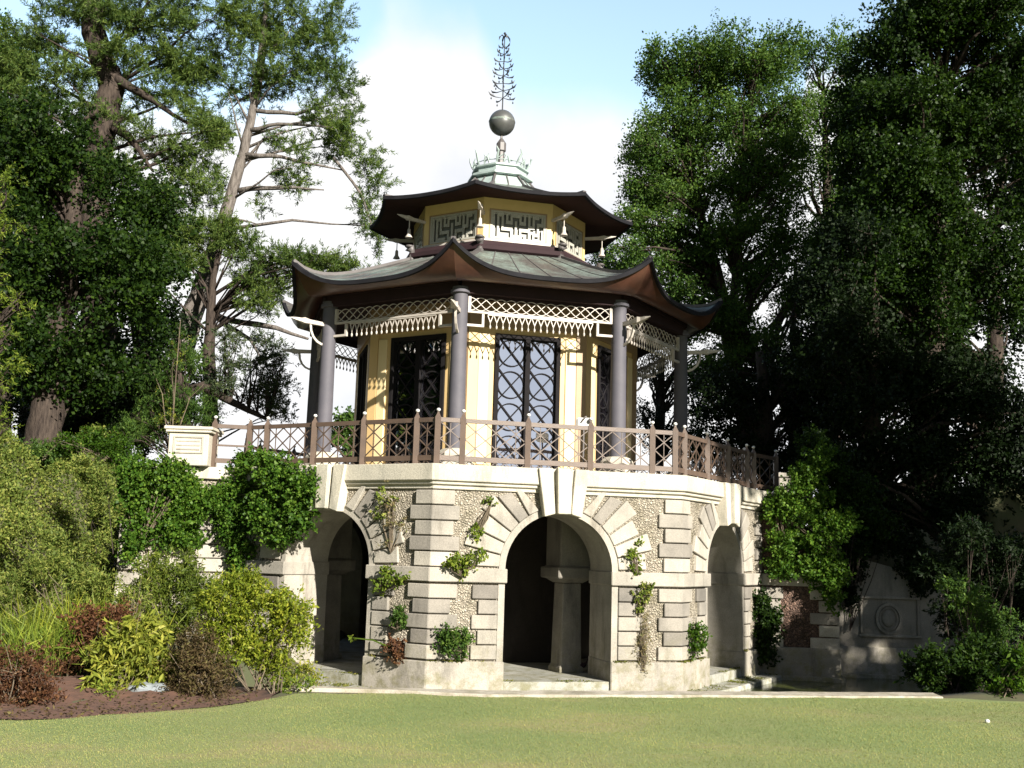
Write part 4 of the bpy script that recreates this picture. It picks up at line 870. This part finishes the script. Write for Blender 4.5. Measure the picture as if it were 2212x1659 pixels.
tree('broadleaf_tree', 'dark understorey tree directly behind the right end of the railing', [(1660, 1060, 33, .3), (1655, 900, 33, .24), (1640, 760, 33, .12)],
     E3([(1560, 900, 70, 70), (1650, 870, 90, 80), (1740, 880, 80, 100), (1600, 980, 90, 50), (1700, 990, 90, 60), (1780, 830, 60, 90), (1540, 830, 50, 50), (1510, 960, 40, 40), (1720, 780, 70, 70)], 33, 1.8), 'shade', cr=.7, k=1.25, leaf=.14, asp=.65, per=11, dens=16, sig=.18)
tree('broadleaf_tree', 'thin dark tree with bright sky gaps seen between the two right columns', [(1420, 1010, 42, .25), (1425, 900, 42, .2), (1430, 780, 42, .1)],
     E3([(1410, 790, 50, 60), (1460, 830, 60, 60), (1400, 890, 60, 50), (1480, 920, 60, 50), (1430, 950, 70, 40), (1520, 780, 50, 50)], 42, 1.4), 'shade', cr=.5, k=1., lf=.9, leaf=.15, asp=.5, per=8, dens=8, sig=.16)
tree('broadleaf_tree', 'leafy branches reaching toward the right eave from behind the roof', [(1330, 1000, 41, .25), (1330, 700, 41, .15), (1310, 560, 41, .08)],
     E3([(1300, 545, 36, 26), (1350, 600, 60, 50), (1290, 580, 26, 20), (1400, 660, 60, 50), (1380, 540, 40, 40)], 41, 1.2), 'airy', cr=.4, k=1., lf=.9, leaf=.14, asp=.5, per=9, dens=11, sig=.14)
tree('broadleaf_tree', 'far right backdrop tree closing the wood at the frame edge', [(2150, 1100, 40, .4), (2150, 500, 40, .2)],
     E3([(2100, 700, 180, 200), (1900, 720, 150, 200), (2150, 350, 120, 250), (1950, 380, 130, 180), (1800, 800, 110, 160)], 41, 2.2), 'shade', cr=1.1, k=1.0, leaf=.2, asp=.75, per=10, dens=12, sig=.24)
# --- trees that stand right of the frame and shade the right half
def plain_tree(label, x, y, zc, rx, rz, mat='dark', cr=1.1, **kw):
    z0 = float(height(x, y)); root = empty('broadleaf_tree', (x, y, z0), label, 'tree', GRP['broadleaf_tree'])
    mb = MB(); tr = [(Vector((x+random.uniform(-.2, .2)*i, y, z0+(zc-z0)*i/5)), .42-.06*i) for i in range(6)]; mb.tube([p for p, r in tr], [r for p, r in tr], 10, .06)
    cl = clumps([(x, y, zc, rx, rx, rz)], cr, 1.7); limbs(mb, tr, cl, .4); mb.build('trunk', M_['bark_d'], root, smooth=True)
    crown('crown', cl, LM[mat], root, leaf=.30, asp=.85, per=10, dens=9, sig=.26, **kw)
plain_tree('tall shade tree beyond the right edge, nearest to the lawn', 16.9, 7.4, 18.2, 2.7, 4.2)
plain_tree('tall shade tree beyond the right edge, behind the nearest one', 21.9, 10.4, 11.5, 4.3, 8.)
plain_tree('tall shade tree beyond the right edge, deepest in the wood', 28., 14.6, 11., 5., 8.5)
plain_tree('tall shade tree beyond the right edge, farthest to the right', 35., 19., 11., 5., 9.)
tree('broadleaf_tree', 'dark backdrop tree closing the view behind the left pines', [(60, 1010, 42, .4), (70, 500, 42, .2)], E3([(60, 700, 150, 200), (220, 800, 130, 160), (120, 500, 120, 120), (330, 900, 100, 80)], 42, 2.), 'shade', cr=1., k=.8, leaf=.2, asp=.75, per=10, dens=12, sig=.24)
tree('broadleaf_tree', 'low black-green tree on the bank behind the medallion wall', [(2060, 1190, 29.5, .3), (2060, 1080, 29.5, .2)], E3([(1900, 1090, 90, 60), (2000, 1100, 100, 80), (2120, 1110, 120, 90), (1830, 1060, 60, 50), (2200, 1050, 70, 100), (1780, 1010, 60, 40)], 29.5, 1.6), 'shade', cr=.7, k=1.2, leaf=.14, asp=.7, per=11, dens=16, sig=.18)
plain_tree('dark tree beyond the left edge, left of the mound', -17.5, 14.5, 8., 4., 5.5)
plain_tree('dark tree beyond the left edge, nearer the lawn', -22., 9.5, 8., 4.5, 6.)
plain_tree('dark tree beyond the left edge, behind the mound', -20.5, 19., 9.5, 4., 6.)
mbw = []
for i in range(26): mbw.append((random.uniform(-60, 60), random.uniform(88, 100), random.uniform(1., 2.5), random.uniform(4, 7), 3, random.uniform(2.5, 4.)))
crown('distant_wood', clumps(mbw, 1.6, .8), LM['broad'], None, leaf=.6, asp=.8, per=6, dens=1.6, sig=.6, label='low line of distant woodland beyond the garden', cat='woodland', kind='stuff')

# ================================================================== MOUND COVER, IVY, SHRUBS
n = 380000; Xh = rng.uniform(-19, -8.15, n); Yh = rng.uniform(15.2, 29, n); Zh = height(Xh, Yh); ok = (Zh > .68); Xh, Yh, Zh = Xh[ok], Yh[ok], Zh[ok]
bump = .16*np.sin(Xh*2.3+Yh)*np.sin(Yh*3.1-Xh*1.1)+.1*np.sin(Xh*6+1)*np.sin(Yh*5.3)
n = len(Xh); P = np.stack([Xh, Yh, Zh], 1)+rng.normal(size=(n, 3))*.05; P[:, 2] += np.clip(bump+.04, 0, 1)*rng.random(n)*2.6; P[:, 1] -= rng.random(n)*.16; D = unit(n)+[.1, -.3, .3]
leaf_object('mound_cover', P, D, unit(n)+[0, -.3, .5], rng.uniform(.045, .10, n), rng.uniform(.025, .055, n), LM['cover'], label='small-leaved cotoneaster covering the left mound', cat='ground cover', kind='stuff')
def onplane(fr, px, py, off=.1):
    d = Vector(ray(px, py)); o = Vector((0, 0, EYE)); p = fr(0, off, 0); t = (p-o).dot(fr.n)/d.dot(fr.n); return o+d*t
def wallplant(name, label, fr, es, mat, cat, cr=.18, k=1.6, dep=.14, off=.1, stems=True, group=None, fr2=None, thr=0, **kw):
    cs = []
    for a, b, c, d in es:
        p = onplane(fr2 if fr2 and a > thr else fr, a, b, off); s = p.y/F; cs.append((p.x, p.y, p.z, c*s, dep, d*s))
    cl = clumps(cs, cr, k, 1.); base = Vector(cs[-1][:3]) - Vector((0, 0, cs[-1][5]))
    root = empty(name, base, label, cat, group or GRP.get(name)); mb = MB()
    for i in range(min(40, len(cl)+4) if mat != 'shade' else 4):
        c = cl[i % len(cl)]; q = Vector(c[:3]); m = base.lerp(q, .5)+Vector((random.uniform(-.06, .06), random.uniform(-.03, .0), random.uniform(-.05, .05))); mb.tube([base, m, q], [.012, .009, .004], 4)
    mb.build('stems', M_['bark_d' if mat in ('shade', 'dark') else 'stem'], root); crown('foliage', cl, LM[mat], root, **kw)
iv = dict(leaf=.088, asp=.85, per=10, dens=52, sig=.07, up=.3)
wallplant('ivy', 'rounded ivy mass hanging over the left wing wall below the stone pier', fl, [(345, 1035, 85, 50), (300, 1090, 50, 70), (390, 1090, 75, 60), (440, 1075, 50, 56), (370, 1150, 55, 34), (290, 1030, 44, 40), (400, 1160, 34, 26), (285, 1190, 12, 30), (300, 1160, 40, 20)], 'ivy', 'ivy', cr=.26, k=2.2, dep=.34, off=.25, **iv)
wallplant('ivy', 'tall ivy mass climbing over the railing and down beside the left arch', fl, [(545, 1010, 56, 40), (560, 1055, 50, 44), (520, 1060, 55, 55), (610, 1040, 50, 40), (655, 1065, 36, 46), (640, 1110, 45, 36), (590, 1110, 50, 50), (560, 1100, 40, 50), (510, 1130, 50, 60), (535, 1190, 55, 50), (605, 1150, 40, 34), (490, 1080, 36, 60), (520, 1235, 36, 28), (590, 1010, 40, 30), (675, 1045, 14, 30)], 'ivy', 'ivy', cr=.28, k=2.2, dep=.34, off=.3, fr2=frame(-1, AP), thr=582, **iv)
wallplant('ivy', 'dark ivy curtain falling down the right wing wall next to the rotunda', fw, [(1690, 1115, 45, 50), (1740, 1080, 60, 60), (1700, 1180, 45, 50), (1760, 1160, 60, 60), (1735, 1030, 40, 50), (1750, 1230, 50, 40), (1800, 1230, 34, 50), (1795, 1290, 20, 34), (1690, 1230, 30, 24), (1810, 1130, 50, 45), (1770, 990, 40, 40), (1680, 1080, 30, 20)], 'ivy', 'ivy', cr=.28, k=1.6, dep=.34, off=.3, **iv)
wallplant('ivy', 'trailing ivy on the sloping parapet above the medallion wall', fb, [(1880, 1160, 60, 40), (1940, 1175, 60, 26), (1990, 1200, 50, 26), (1850, 1230, 26, 50), (1960, 1230, 50, 16), (1990, 1260, 30, 50), (1840, 1180, 40, 50), (1835, 1300, 14, 60)], 'shade', 'ivy', cr=.26, k=1.5, dep=.3, off=.15, **iv)
wallplant('ivy', 'ivy bush on the corner between right arch and red rockwork', fw, [(1640, 1310, 26, 40), (1655, 1360, 30, 40), (1650, 1410, 26, 30), (1635, 1290, 20, 20), (1660, 1330, 24, 30)], 'dark', 'ivy', cr=.2, k=1.8, dep=.26, off=.3, **iv)
f0, f1, fm1 = frame(0, AP), frame(1, AP), frame(-1, AP)
wp = dict(leaf=.085, asp=.7, per=8, dens=46, sig=.05, up=.4)
wallplant('wall_fern', 'spreading green plant rooted in the band left of the centre arch', f0, [(1000, 1212, 40, 14), (975, 1222, 24, 14), (1030, 1200, 22, 8), (1000, 1232, 8, 14)], 'lime', 'plant', cr=.12, dep=.16, off=.2, **wp)
wallplant('wall_fern', 'round green tuft low on the pier left of the centre arch', f0, [(975, 1370, 28, 26), (985, 1400, 30, 24), (965, 1390, 24, 26), (1005, 1390, 18, 20)], 'airy', 'plant', cr=.14, dep=.18, off=.2, **wp)
wallplant('wall_fern', 'sparse sprig high on the rockwork left of the centre arch', f0, [(1030, 1145, 12, 14), (1060, 1085, 8, 6)], 'lime', 'plant', cr=.08, dep=.06, off=.08, **wp)
wallplant('wall_fern', 'narrow green tuft with trailing roots right of the centre arch', f0, [(1368, 1190, 14, 22), (1378, 1225, 8, 16)], 'lime', 'plant', cr=.1, dep=.1, off=.12, **wp)
wallplant('wall_fern', 'yellowing tuft under the band right of the centre arch', f0, [(1390, 1275, 22, 16), (1385, 1300, 14, 22)], 'cover', 'plant', cr=.1, dep=.1, off=.12, **wp)
wallplant('dry_creeper', 'dry brown creeper roots low on the pier right of the centre arch', f0, [(1390, 1350, 16, 40), (1385, 1400, 22, 30), (1390, 1435, 24, 12)], 'dry', 'creeper', cr=.1, dep=.05, off=.09, **dict(wp, leaf=.10, asp=.16, dens=34))
wallplant('wall_fern', 'upright green fern at the corner left of the right arch', f1, [(1502, 1360, 14, 22), (1505, 1395, 20, 26), (1515, 1380, 16, 22)], 'broad', 'plant', cr=.14, dep=.2, off=.2, **wp)
wallplant('climber', 'loose climber spread over the rockwork right of the left arch', fm1, [(850, 1075, 45, 26), (850, 1115, 34, 36), (820, 1090, 26, 26), (870, 1140, 16, 40), (845, 1170, 26, 24)], 'dry', 'climber', cr=.16, k=1.1, dep=.06, off=.07, **dict(wp, leaf=.10, asp=.3, dens=20))
wallplant('climber', 'light green leafy patch on the rockwork above the left arch shoulder', fm1, [(825, 1100, 30, 26), (840, 1070, 30, 16)], 'cover', 'climber', cr=.12, k=1.1, dep=.08, off=.12, **dict(wp, dens=22))
wallplant('wall_fern', 'fern drooping from the band right of the left arch', fm1, [(830, 1240, 22, 14), (855, 1252, 24, 10), (820, 1262, 12, 12)], 'lime', 'plant', cr=.1, dep=.14, off=.18, **wp)
wallplant('wall_fern', 'round tuft on the middle of the left pier', fm1, [(862, 1330, 20, 20), (858, 1345, 18, 14)], 'airy', 'plant', cr=.1, dep=.14, off=.14, **wp)
wallplant('dry_creeper', 'reddish withered plant at the foot of the left pier', fm1, [(855, 1400, 22, 28), (862, 1420, 18, 18)], 'red', 'creeper', cr=.1, dep=.1, off=.12, **wp)
a = onplane(fm1, 850, 1402, .1); b = onplane(fm1, 762, 1378, .45); mb = MB(); mb.tube([a, a.lerp(b, .5)+Vector((0, 0, .06)), b], [.02, .016, .01], 6); root = empty('sprig', a, 'single bare green shoot sticking out left from the left pier', 'plant')
mb.build('stem', LM['lime'], root); P = np.array([b]*7)+rng.normal(size=(7, 3))*.02; leaf_object('leaves', P, unit(7)+[-.8, -.2, 0], unit(7), np.full(7, .11), np.full(7, .06), LM['lime'], root)

sh = dict(leaf=.085, asp=.42, per=10, dens=44, sig=.06, up=.6)
shrub('shrub', 'large yellow green shrub with bare pale stems in front of the left arch', 575, 1512, 16.4, E3([(560, 1310, 70, 50), (500, 1330, 60, 50), (620, 1340, 55, 50), (560, 1400, 70, 50), (640, 1380, 30, 30), (500, 1400, 50, 50), (600, 1430, 50, 40), (530, 1265, 60, 30), (480, 1290, 50, 34), (640, 1320, 34, 30), (470, 1350, 26, 50), (615, 1290, 24, 20)], 16.6, .55), 'lime2', stems=30, r=.016, cr=.22, k=1.9, spread=.25, **sh)
shrub('shrub', 'dark brown withered shrub between the two yellow green ones', 440, 1525, 15.6, E3([(420, 1400, 50, 45), (440, 1440, 50, 45), (405, 1450, 45, 45), (430, 1490, 65, 30), (470, 1470, 30, 44), (390, 1495, 50, 24), (450, 1505, 60, 18)], 15.8, .5), 'brown', stems=20, cr=.2, k=2.4, spread=.35, **dict(sh, leaf=.07, asp=.35))
shrub('shrub', 'yellow green shrub with long drooping leaves above the pale boulder', 265, 1515, 15.6, E3([(240, 1440, 55, 40), (290, 1440, 50, 40), (260, 1390, 60, 40), (320, 1400, 40, 36), (230, 1490, 40, 28), (300, 1360, 60, 30), (320, 1450, 50, 44), (250, 1490, 50, 24)], 15.9, .5), 'yellow', stems=20, cr=.22, k=1.4, **dict(sh, leaf=.17, asp=.28, up=-.1, droop=.5))
shrub('shrub', 'reddish brown shrub behind the big-leaved yellow one', 180, 1500, 16.6, E3([(180, 1400, 50, 50), (220, 1370, 50, 30), (160, 1440, 45, 50), (260, 1340, 50, 26), (190, 1340, 50, 26)], 16.9, .5), 'red', stems=20, cr=.22, k=1.5, **dict(sh, leaf=.075, asp=.5))
shrub('shrub', 'rounded dark red shrub in the bottom left corner', 40, 1560, 14.6, E3([(40, 1440, 70, 50), (80, 1480, 55, 50), (20, 1500, 70, 50), (70, 1520, 60, 30), (-40, 1470, 60, 80)], 14.8, .55), 'red', stems=26, cr=.22, k=1.7, **dict(sh, leaf=.07, asp=.45))
shrub('shrub', 'olive feathery shrub in front of the left wing wall', 380, 1480, 18.6, E3([(340, 1260, 70, 40), (400, 1270, 60, 45), (330, 1310, 60, 40), (440, 1310, 55, 45), (380, 1340, 70, 45), (470, 1270, 30, 30), (320, 1380, 50, 40), (410, 1220, 40, 26), (330, 1225, 40, 26), (460, 1380, 40, 50), (280, 1300, 40, 50)], 19, .6), 'olive', stems=26, cr=.24, k=1.8, **dict(sh, leaf=.10, asp=.3))
shrub('shrub', 'wispy light green shrub between the wing wall and the tall grasses', 300, 1460, 18.0, E3([(280, 1290, 30, 50), (290, 1350, 40, 50), (260, 1330, 34, 40)], 18.2, .4), 'cover', stems=16, cr=.2, k=1.3, **dict(sh, leaf=.10, asp=.25))
shrub('shrub', 'loose feathery light green shrub at the foot of the mound', 150, 1440, 19.0, E3([(120, 1230, 90, 40), (60, 1260, 70, 50), (200, 1260, 60, 50), (30, 1310, 60, 40), (150, 1310, 80, 40)], 19.4, .6), 'cover', stems=20, cr=.26, k=1.5, **dict(sh, leaf=.11, asp=.25, up=1.))
def reeds(name, label, px, py, Y, w, hgt, n, mat, lean=.3, wd=.013):
    b = at(px, py, Y); root = empty(name, b, label, 'ornamental grass', GRP[name]); x = b.x+rng.normal(size=n)*w; y = b.y+rng.normal(size=n)*.3; z = height(x, y)
    P = np.stack([x, y, z], 1); ln = hgt*rng.uniform(.5, 1.1, n); D = rng.normal(size=(n, 3))*[lean, lean, .05]+[0, 0, 1]; D /= np.linalg.norm(D, axis=1, keepdims=True)
    k = 3; Ps = [P]; Q = P + D*ln[:, None]*.55; D2 = D + rng.normal(size=(n, 3))*.35 - [0, 0, .25]
    leaf_object('stalks', P, D, unit(n), ln*.7, np.full(n, wd*.8), LM['cover'], root); leaf_object('blades', np.concatenate([Q, P + D*ln[:, None]*.4]), np.concatenate([D2, D2*[-1, 1, 1]]), unit(2*n), np.concatenate([ln, ln])*.45, np.full(2*n, wd*1.3), LM[mat], root)
reeds('ornamental_grass', 'tall yellow green grass clump at the foot of the mound', 160, 1440, 18.2, .6, 1.2, 500, 'lime2')
reeds('ornamental_grass', 'paler grass clump left of the tall yellow one', 60, 1430, 18.4, .5, .95, 600, 'cover')
reeds('ornamental_grass', 'low fresh green grass clump behind the dark red corner shrub', 120, 1480, 17.0, .5, .9, 520, 'lime')
shrub('low_plant', 'low green leafy plant at the pond edge right of the big shrub', 625, 1500, 16.6, E3([(600, 1490, 30, 16), (630, 1485, 26, 20), (655, 1470, 18, 12)], 16.7, .25), 'lime', stems=8, r=.008, cr=.12, cat='plant', **dict(sh, leaf=.08))
shrub('low_plant', 'light green ferny tuft between the big shrub and the left arch floor', 665, 1480, 18.5, E3([(660, 1440, 22, 20), (680, 1465, 22, 12), (640, 1450, 16, 24)], 18.5, .25), 'yellow', stems=8, r=.008, cr=.12, cat='plant', **dict(sh, leaf=.08))
shrub('low_plant', 'small sprig growing at the front corner of the brown shrub', 235, 1530, 15.0, E3([(235, 1505, 20, 14), (245, 1520, 16, 8)], 15.1, .15), 'lime', stems=6, r=.006, cr=.1, cat='plant', **dict(sh, leaf=.07))
# --- right bank
shrub('shrub', 'large drooping dark shrub at the right edge of the pond', 2120, 1500, 21, E3([(2090, 1160, 70, 45), (2150, 1190, 80, 60), (2050, 1230, 50, 50), (2120, 1270, 90, 60), (2190, 1300, 60, 90), (2080, 1330, 60, 50)], 22, .9), 'shade', stems=22, stemm='bark_d', r=.016, cr=.34, k=1.4, spread=.6, **dict(sh, leaf=.13, asp=.35, up=0., droop=.4))
shrub('shrub', 'yellow tinged dark shrub in the middle of the right bank', 2110, 1500, 20, E3([(2080, 1290, 50, 30), (2110, 1330, 50, 36), (2060, 1270, 30, 20), (2150, 1370, 60, 40)], 20.5, .6), 'airy', stems=14, stemm='bark_d', cr=.26, k=1.4, **sh)
shrub('shrub', 'low spreading dark shrub overhanging the water at the right', 2090, 1500, 19.2, E3([(2050, 1440, 70, 50), (2000, 1460, 40, 36), (2120, 1420, 70, 50), (2180, 1460, 60, 50), (2080, 1480, 80, 26)], 19.6, .7), 'dark', stems=20, stemm='bark_d', cr=.28, k=1.8, spread=.6, **dict(sh, leaf=.11))
shrub('shrub', 'small dark leafy bush at the bottom right corner', 2195, 1500, 18.2, E3([(2190, 1460, 36, 40), (2200, 1420, 30, 30), (2170, 1485, 26, 16)], 18.3, .4), 'broad', stems=14, cr=.2, k=1.5, **dict(sh, leaf=.12))

nl = 1100; Xl = rng.uniform(-9, -3.4, nl); Yl = lawn_edge(Xl)+rng.random(nl)**1.5*1.6-.06; P = np.stack([Xl, Yl, np.maximum(height(Xl, Yl), .53)+.045], 1)
leaf_object('leaf_litter', P, unit(nl)*[1, 1, .25], unit(nl)*[.3, .3, 1], rng.uniform(.03, .08, nl), rng.uniform(.02, .04, nl), LM['brown'], label='fallen brown leaves scattered over the soil bed', cat='leaf litter', kind='stuff')

mp_ = []
for k in (-1, 0, 1):
    fr = frame(k, AP)
    for _ in range(5200):
        u = random.uniform(-SD/2, SD/2)
        if abs(u) > HW+.05: z, nn_ = .57, random.uniform(.0, .10)
        else: z, nn_ = random.choice([(.19, random.uniform(-.1, .03)), (.0, random.uniform(.05, .5))])
        if random.random() < .35: z, nn_ = .0, random.uniform(.1, .52)
        if math.sin(u*5.3+k*2)+math.sin(u*11.7+k)+math.sin(u*2.1)*.8 > random.uniform(-.2, 1.6): mp_.append((*fr(u, nn_), z+random.uniform(-.015, .015)))
mp_ = np.array(mp_); n = len(mp_)
leaf_object('moss', mp_, unit(n)*[1, 1, .6]+[0, 0, .3], unit(n)+[0, 0, .5], rng.uniform(.02, .05, n), rng.uniform(.012, .03, n), LM['moss'], label='moss and algae along the plinth tops and ledge', cat='moss', kind='stuff')

shrub('shrub', 'rounded soft green bush on the crest of the mound in front of the big trunk', 60, 1000, 24.2, E3([(40, 985, 60, 28), (110, 975, 50, 24), (10, 1010, 50, 30)], 24.6, .6), 'airy', stems=12, cr=.26, k=1.4, **dict(sh, leaf=.1))
shrub('shrub', 'dark glossy bush on the crest of the mound between trunk and stone pier', 220, 990, 24.4, E3([(190, 955, 50, 26), (240, 965, 40, 30), (270, 985, 40, 30), (150, 960, 30, 20)], 24.6, .6), 'broad', stems=12, cr=.26, k=1.5, **dict(sh, leaf=.1))
shrub('shrub', 'shaggy light bush spilling down the right flank of the mound', 225, 1190, 21.5, E3([(215, 1060, 34, 50), (225, 1130, 30, 60), (205, 1190, 40, 40), (190, 1010, 40, 30)], 21.9, .5), 'cover', stems=8, stemm='bark_d', r=.01, cr=.22, k=1.5, **dict(sh, leaf=.085))
shrub('shrub', 'low tufted bush halfway down the front of the mound', 60, 1190, 19.6, E3([(60, 1130, 60, 30), (20, 1170, 60, 30), (110, 1170, 50, 26)], 20., .5), 'cover', stems=6, stemm='bark_d', r=.01, cr=.22, k=1.4, **dict(sh, leaf=.085))

shrub('ivy', 'dark ivy thicket where the right wing wall steps down toward the medallion wall', 1840, 1260, 26.6, E3([(1830, 1110, 60, 45), (1780, 1010, 60, 50), (1850, 1060, 55, 36), (1890, 1130, 50, 30), (1800, 1080, 60, 50), (1760, 960, 40, 34), (1850, 1180, 24, 40)], 26.9, .7), 'dark', stems=14, stemm='bark_d', cat='ivy', cr=.32, k=1.6, **dict(iv))
shrub('shrub', 'small mid green shrub filling in between the yellow shrub and the brown one', 345, 1515, 16.6, E3([(345, 1440, 40, 50), (350, 1490, 40, 26), (330, 1400, 30, 40)], 16.9, .4), 'olive', stems=8, cr=.2, k=1.5, **sh)

# ------------------------------------------------------------------ sky and sun
SUN_AZ, SUN_EL = 33., 25.       # measured from -Y (towards the camera) to the right
w = bpy.data.worlds.new('World'); scene.world = w; w.use_nodes = True; t = w.node_tree; t.nodes.clear()
out = t.nodes.new('ShaderNodeOutputWorld'); bg = t.nodes.new('ShaderNodeBackground'); L(t, bg, 0, out, 0)
sky = t.nodes.new('ShaderNodeTexSky'); sky.sky_type = 'NISHITA'; sky.sun_disc = False; sky.sun_elevation = rad(SUN_EL); sky.sun_rotation = rad(180-SUN_AZ)
sky.air_density = 1.2; sky.dust_density = .6; sky.ozone_density = 1.0
bg.inputs['Strength'].default_value = .1
tc = t.nodes.new('ShaderNodeTexCoord'); nz = N(t, 'ShaderNodeTexNoise', Scale=2.6, Detail=7., Roughness=.52); L(t, tc, 'Generated', nz, 0)
sx = N(t, 'ShaderNodeSeparateXYZ'); L(t, tc, 'Generated', sx, 0)
def mth(op, a, b=None, c=None):
    m = N(t, 'ShaderNodeMath', operation=op)
    for i, v in enumerate((a, b, c)):
        if v is None: continue
        if isinstance(v, tuple): t.links.new(v[0].outputs[v[1]], m.inputs[i])
        else: m.inputs[i].default_value = v
    return (m, 0)
nn = mth('SUBTRACT', (nz, 0), .5)
dx = mth('MULTIPLY_ADD', nn, .10, (sx, 0))
sh_ = mth('MULTIPLY_ADD', dx, 1.25, .5)
thr = N(t, 'ShaderNodeValToRGB'); t.links.new(sh_[0].outputs[0], thr.inputs[0]); els = thr.color_ramp.elements
for i_, (x_, v_) in enumerate(((-.24, .355), (-.15, .40), (-.115, .455), (-.045, .45), (-.005, .395), (.06, .375), (.14, .40), (.25, .37))):
    e_ = els[i_] if i_ < 2 else els.new(.5)
    e_.position = x_*1.25+.5; e_.color = (v_, v_, v_, 1)
d1 = mth('SUBTRACT', (thr, 0), (sx, 2)); d2 = mth('MULTIPLY_ADD', nn, .16, d1)
mk = N(t, 'ShaderNodeMapRange', interpolation_type='SMOOTHSTEP'); t.links.new(d2[0].outputs[0], mk.inputs[0]); mk.inputs[1].default_value = -.022; mk.inputs[2].default_value = .03
# clouds only over the far side; towards the sun the sky is patchy
fy = N(t, 'ShaderNodeMapRange'); t.links.new(sx.outputs[1], fy.inputs[0]); fy.inputs[1].default_value = .1; fy.inputs[2].default_value = .5
nz2 = N(t, 'ShaderNodeTexNoise', Scale=3., Detail=6.); L(t, tc, 'Generated', nz2, 0)
mp = N(t, 'ShaderNodeMapRange', interpolation_type='SMOOTHSTEP'); L(t, nz2, 0, mp, 0); mp.inputs[1].default_value = .45; mp.inputs[2].default_value = .62; mp.inputs[4].default_value = .85
cm = N(t, 'ShaderNodeMix', data_type='FLOAT'); t.links.new(fy.outputs[0], cm.inputs[0]); t.links.new(mp.outputs[0], cm.inputs[2]); t.links.new(mk.outputs[0], cm.inputs[3])
shade = ramp(t, [(.34, (3.2, 3.4, 3.8)), (.43, (4.0, 4.05, 4.2)), (.52, (4.6, 4.6, 4.6))]); L(t, nz, 0, shade, 0)
back = mix(t, 1., (shade, 0), (.26, .27, .29), 'MULTIPLY'); shade = mix(t, (fy, 0), back, (shade, 0))
mu = mix(t, (fy, 0), SKYB, SKYF); sk = mix(t, 1., (sky, 0), mu, 'MULTIPLY')
cc = mix(t, (cm, 0), sk, shade); 
dp = N(t, 'ShaderNodeVectorMath', operation='DOT_PRODUCT'); L(t, tc, 'Generated', dp, 0); dp.inputs[1].default_value = (.466, -.874, .139)  # bright cloud patch added behind the camera for the door panes to reflect
bm = N(t, 'ShaderNodeMapRange', interpolation_type='SMOOTHSTEP'); t.links.new(dp.outputs['Value'], bm.inputs[0]); bm.inputs[1].default_value = .95; bm.inputs[2].default_value = .985
low = ramp(t, [(.40, (1.7, 1.9, 2.3)), (.60, (3.2, 3.3, 3.5))]); L(t, nz2, 0, low, 0)
cc = mix(t, (bm, 0), cc, (low, 0)); t.links.new(cc[0].outputs[2], bg.inputs[0])
sun = bpy.data.objects.new('sun', bpy.data.lights.new('sun', 'SUN')); COL.objects.link(sun); sun.data.energy = 5.; sun.data.angle = rad(.55); sun.data.color = (1., .93, .82)
a_, e_ = rad(SUN_AZ), rad(SUN_EL); sd = Vector((math.sin(a_)*math.cos(e_), -math.cos(a_)*math.cos(e_), math.sin(e_)))
sun.rotation_euler = sd.to_track_quat('Z', 'Y').to_euler(); sun.location = (20, -10, 30)
scene.view_settings.view_transform = 'Standard'; scene.view_settings.look = 'None'; scene.view_settings.exposure = EXPO; scene.view_settings.gamma = 1
scene.cycles.max_bounces = 6; scene.cycles.transparent_max_bounces = 4; scene.cycles.sample_clamp_indirect = 6
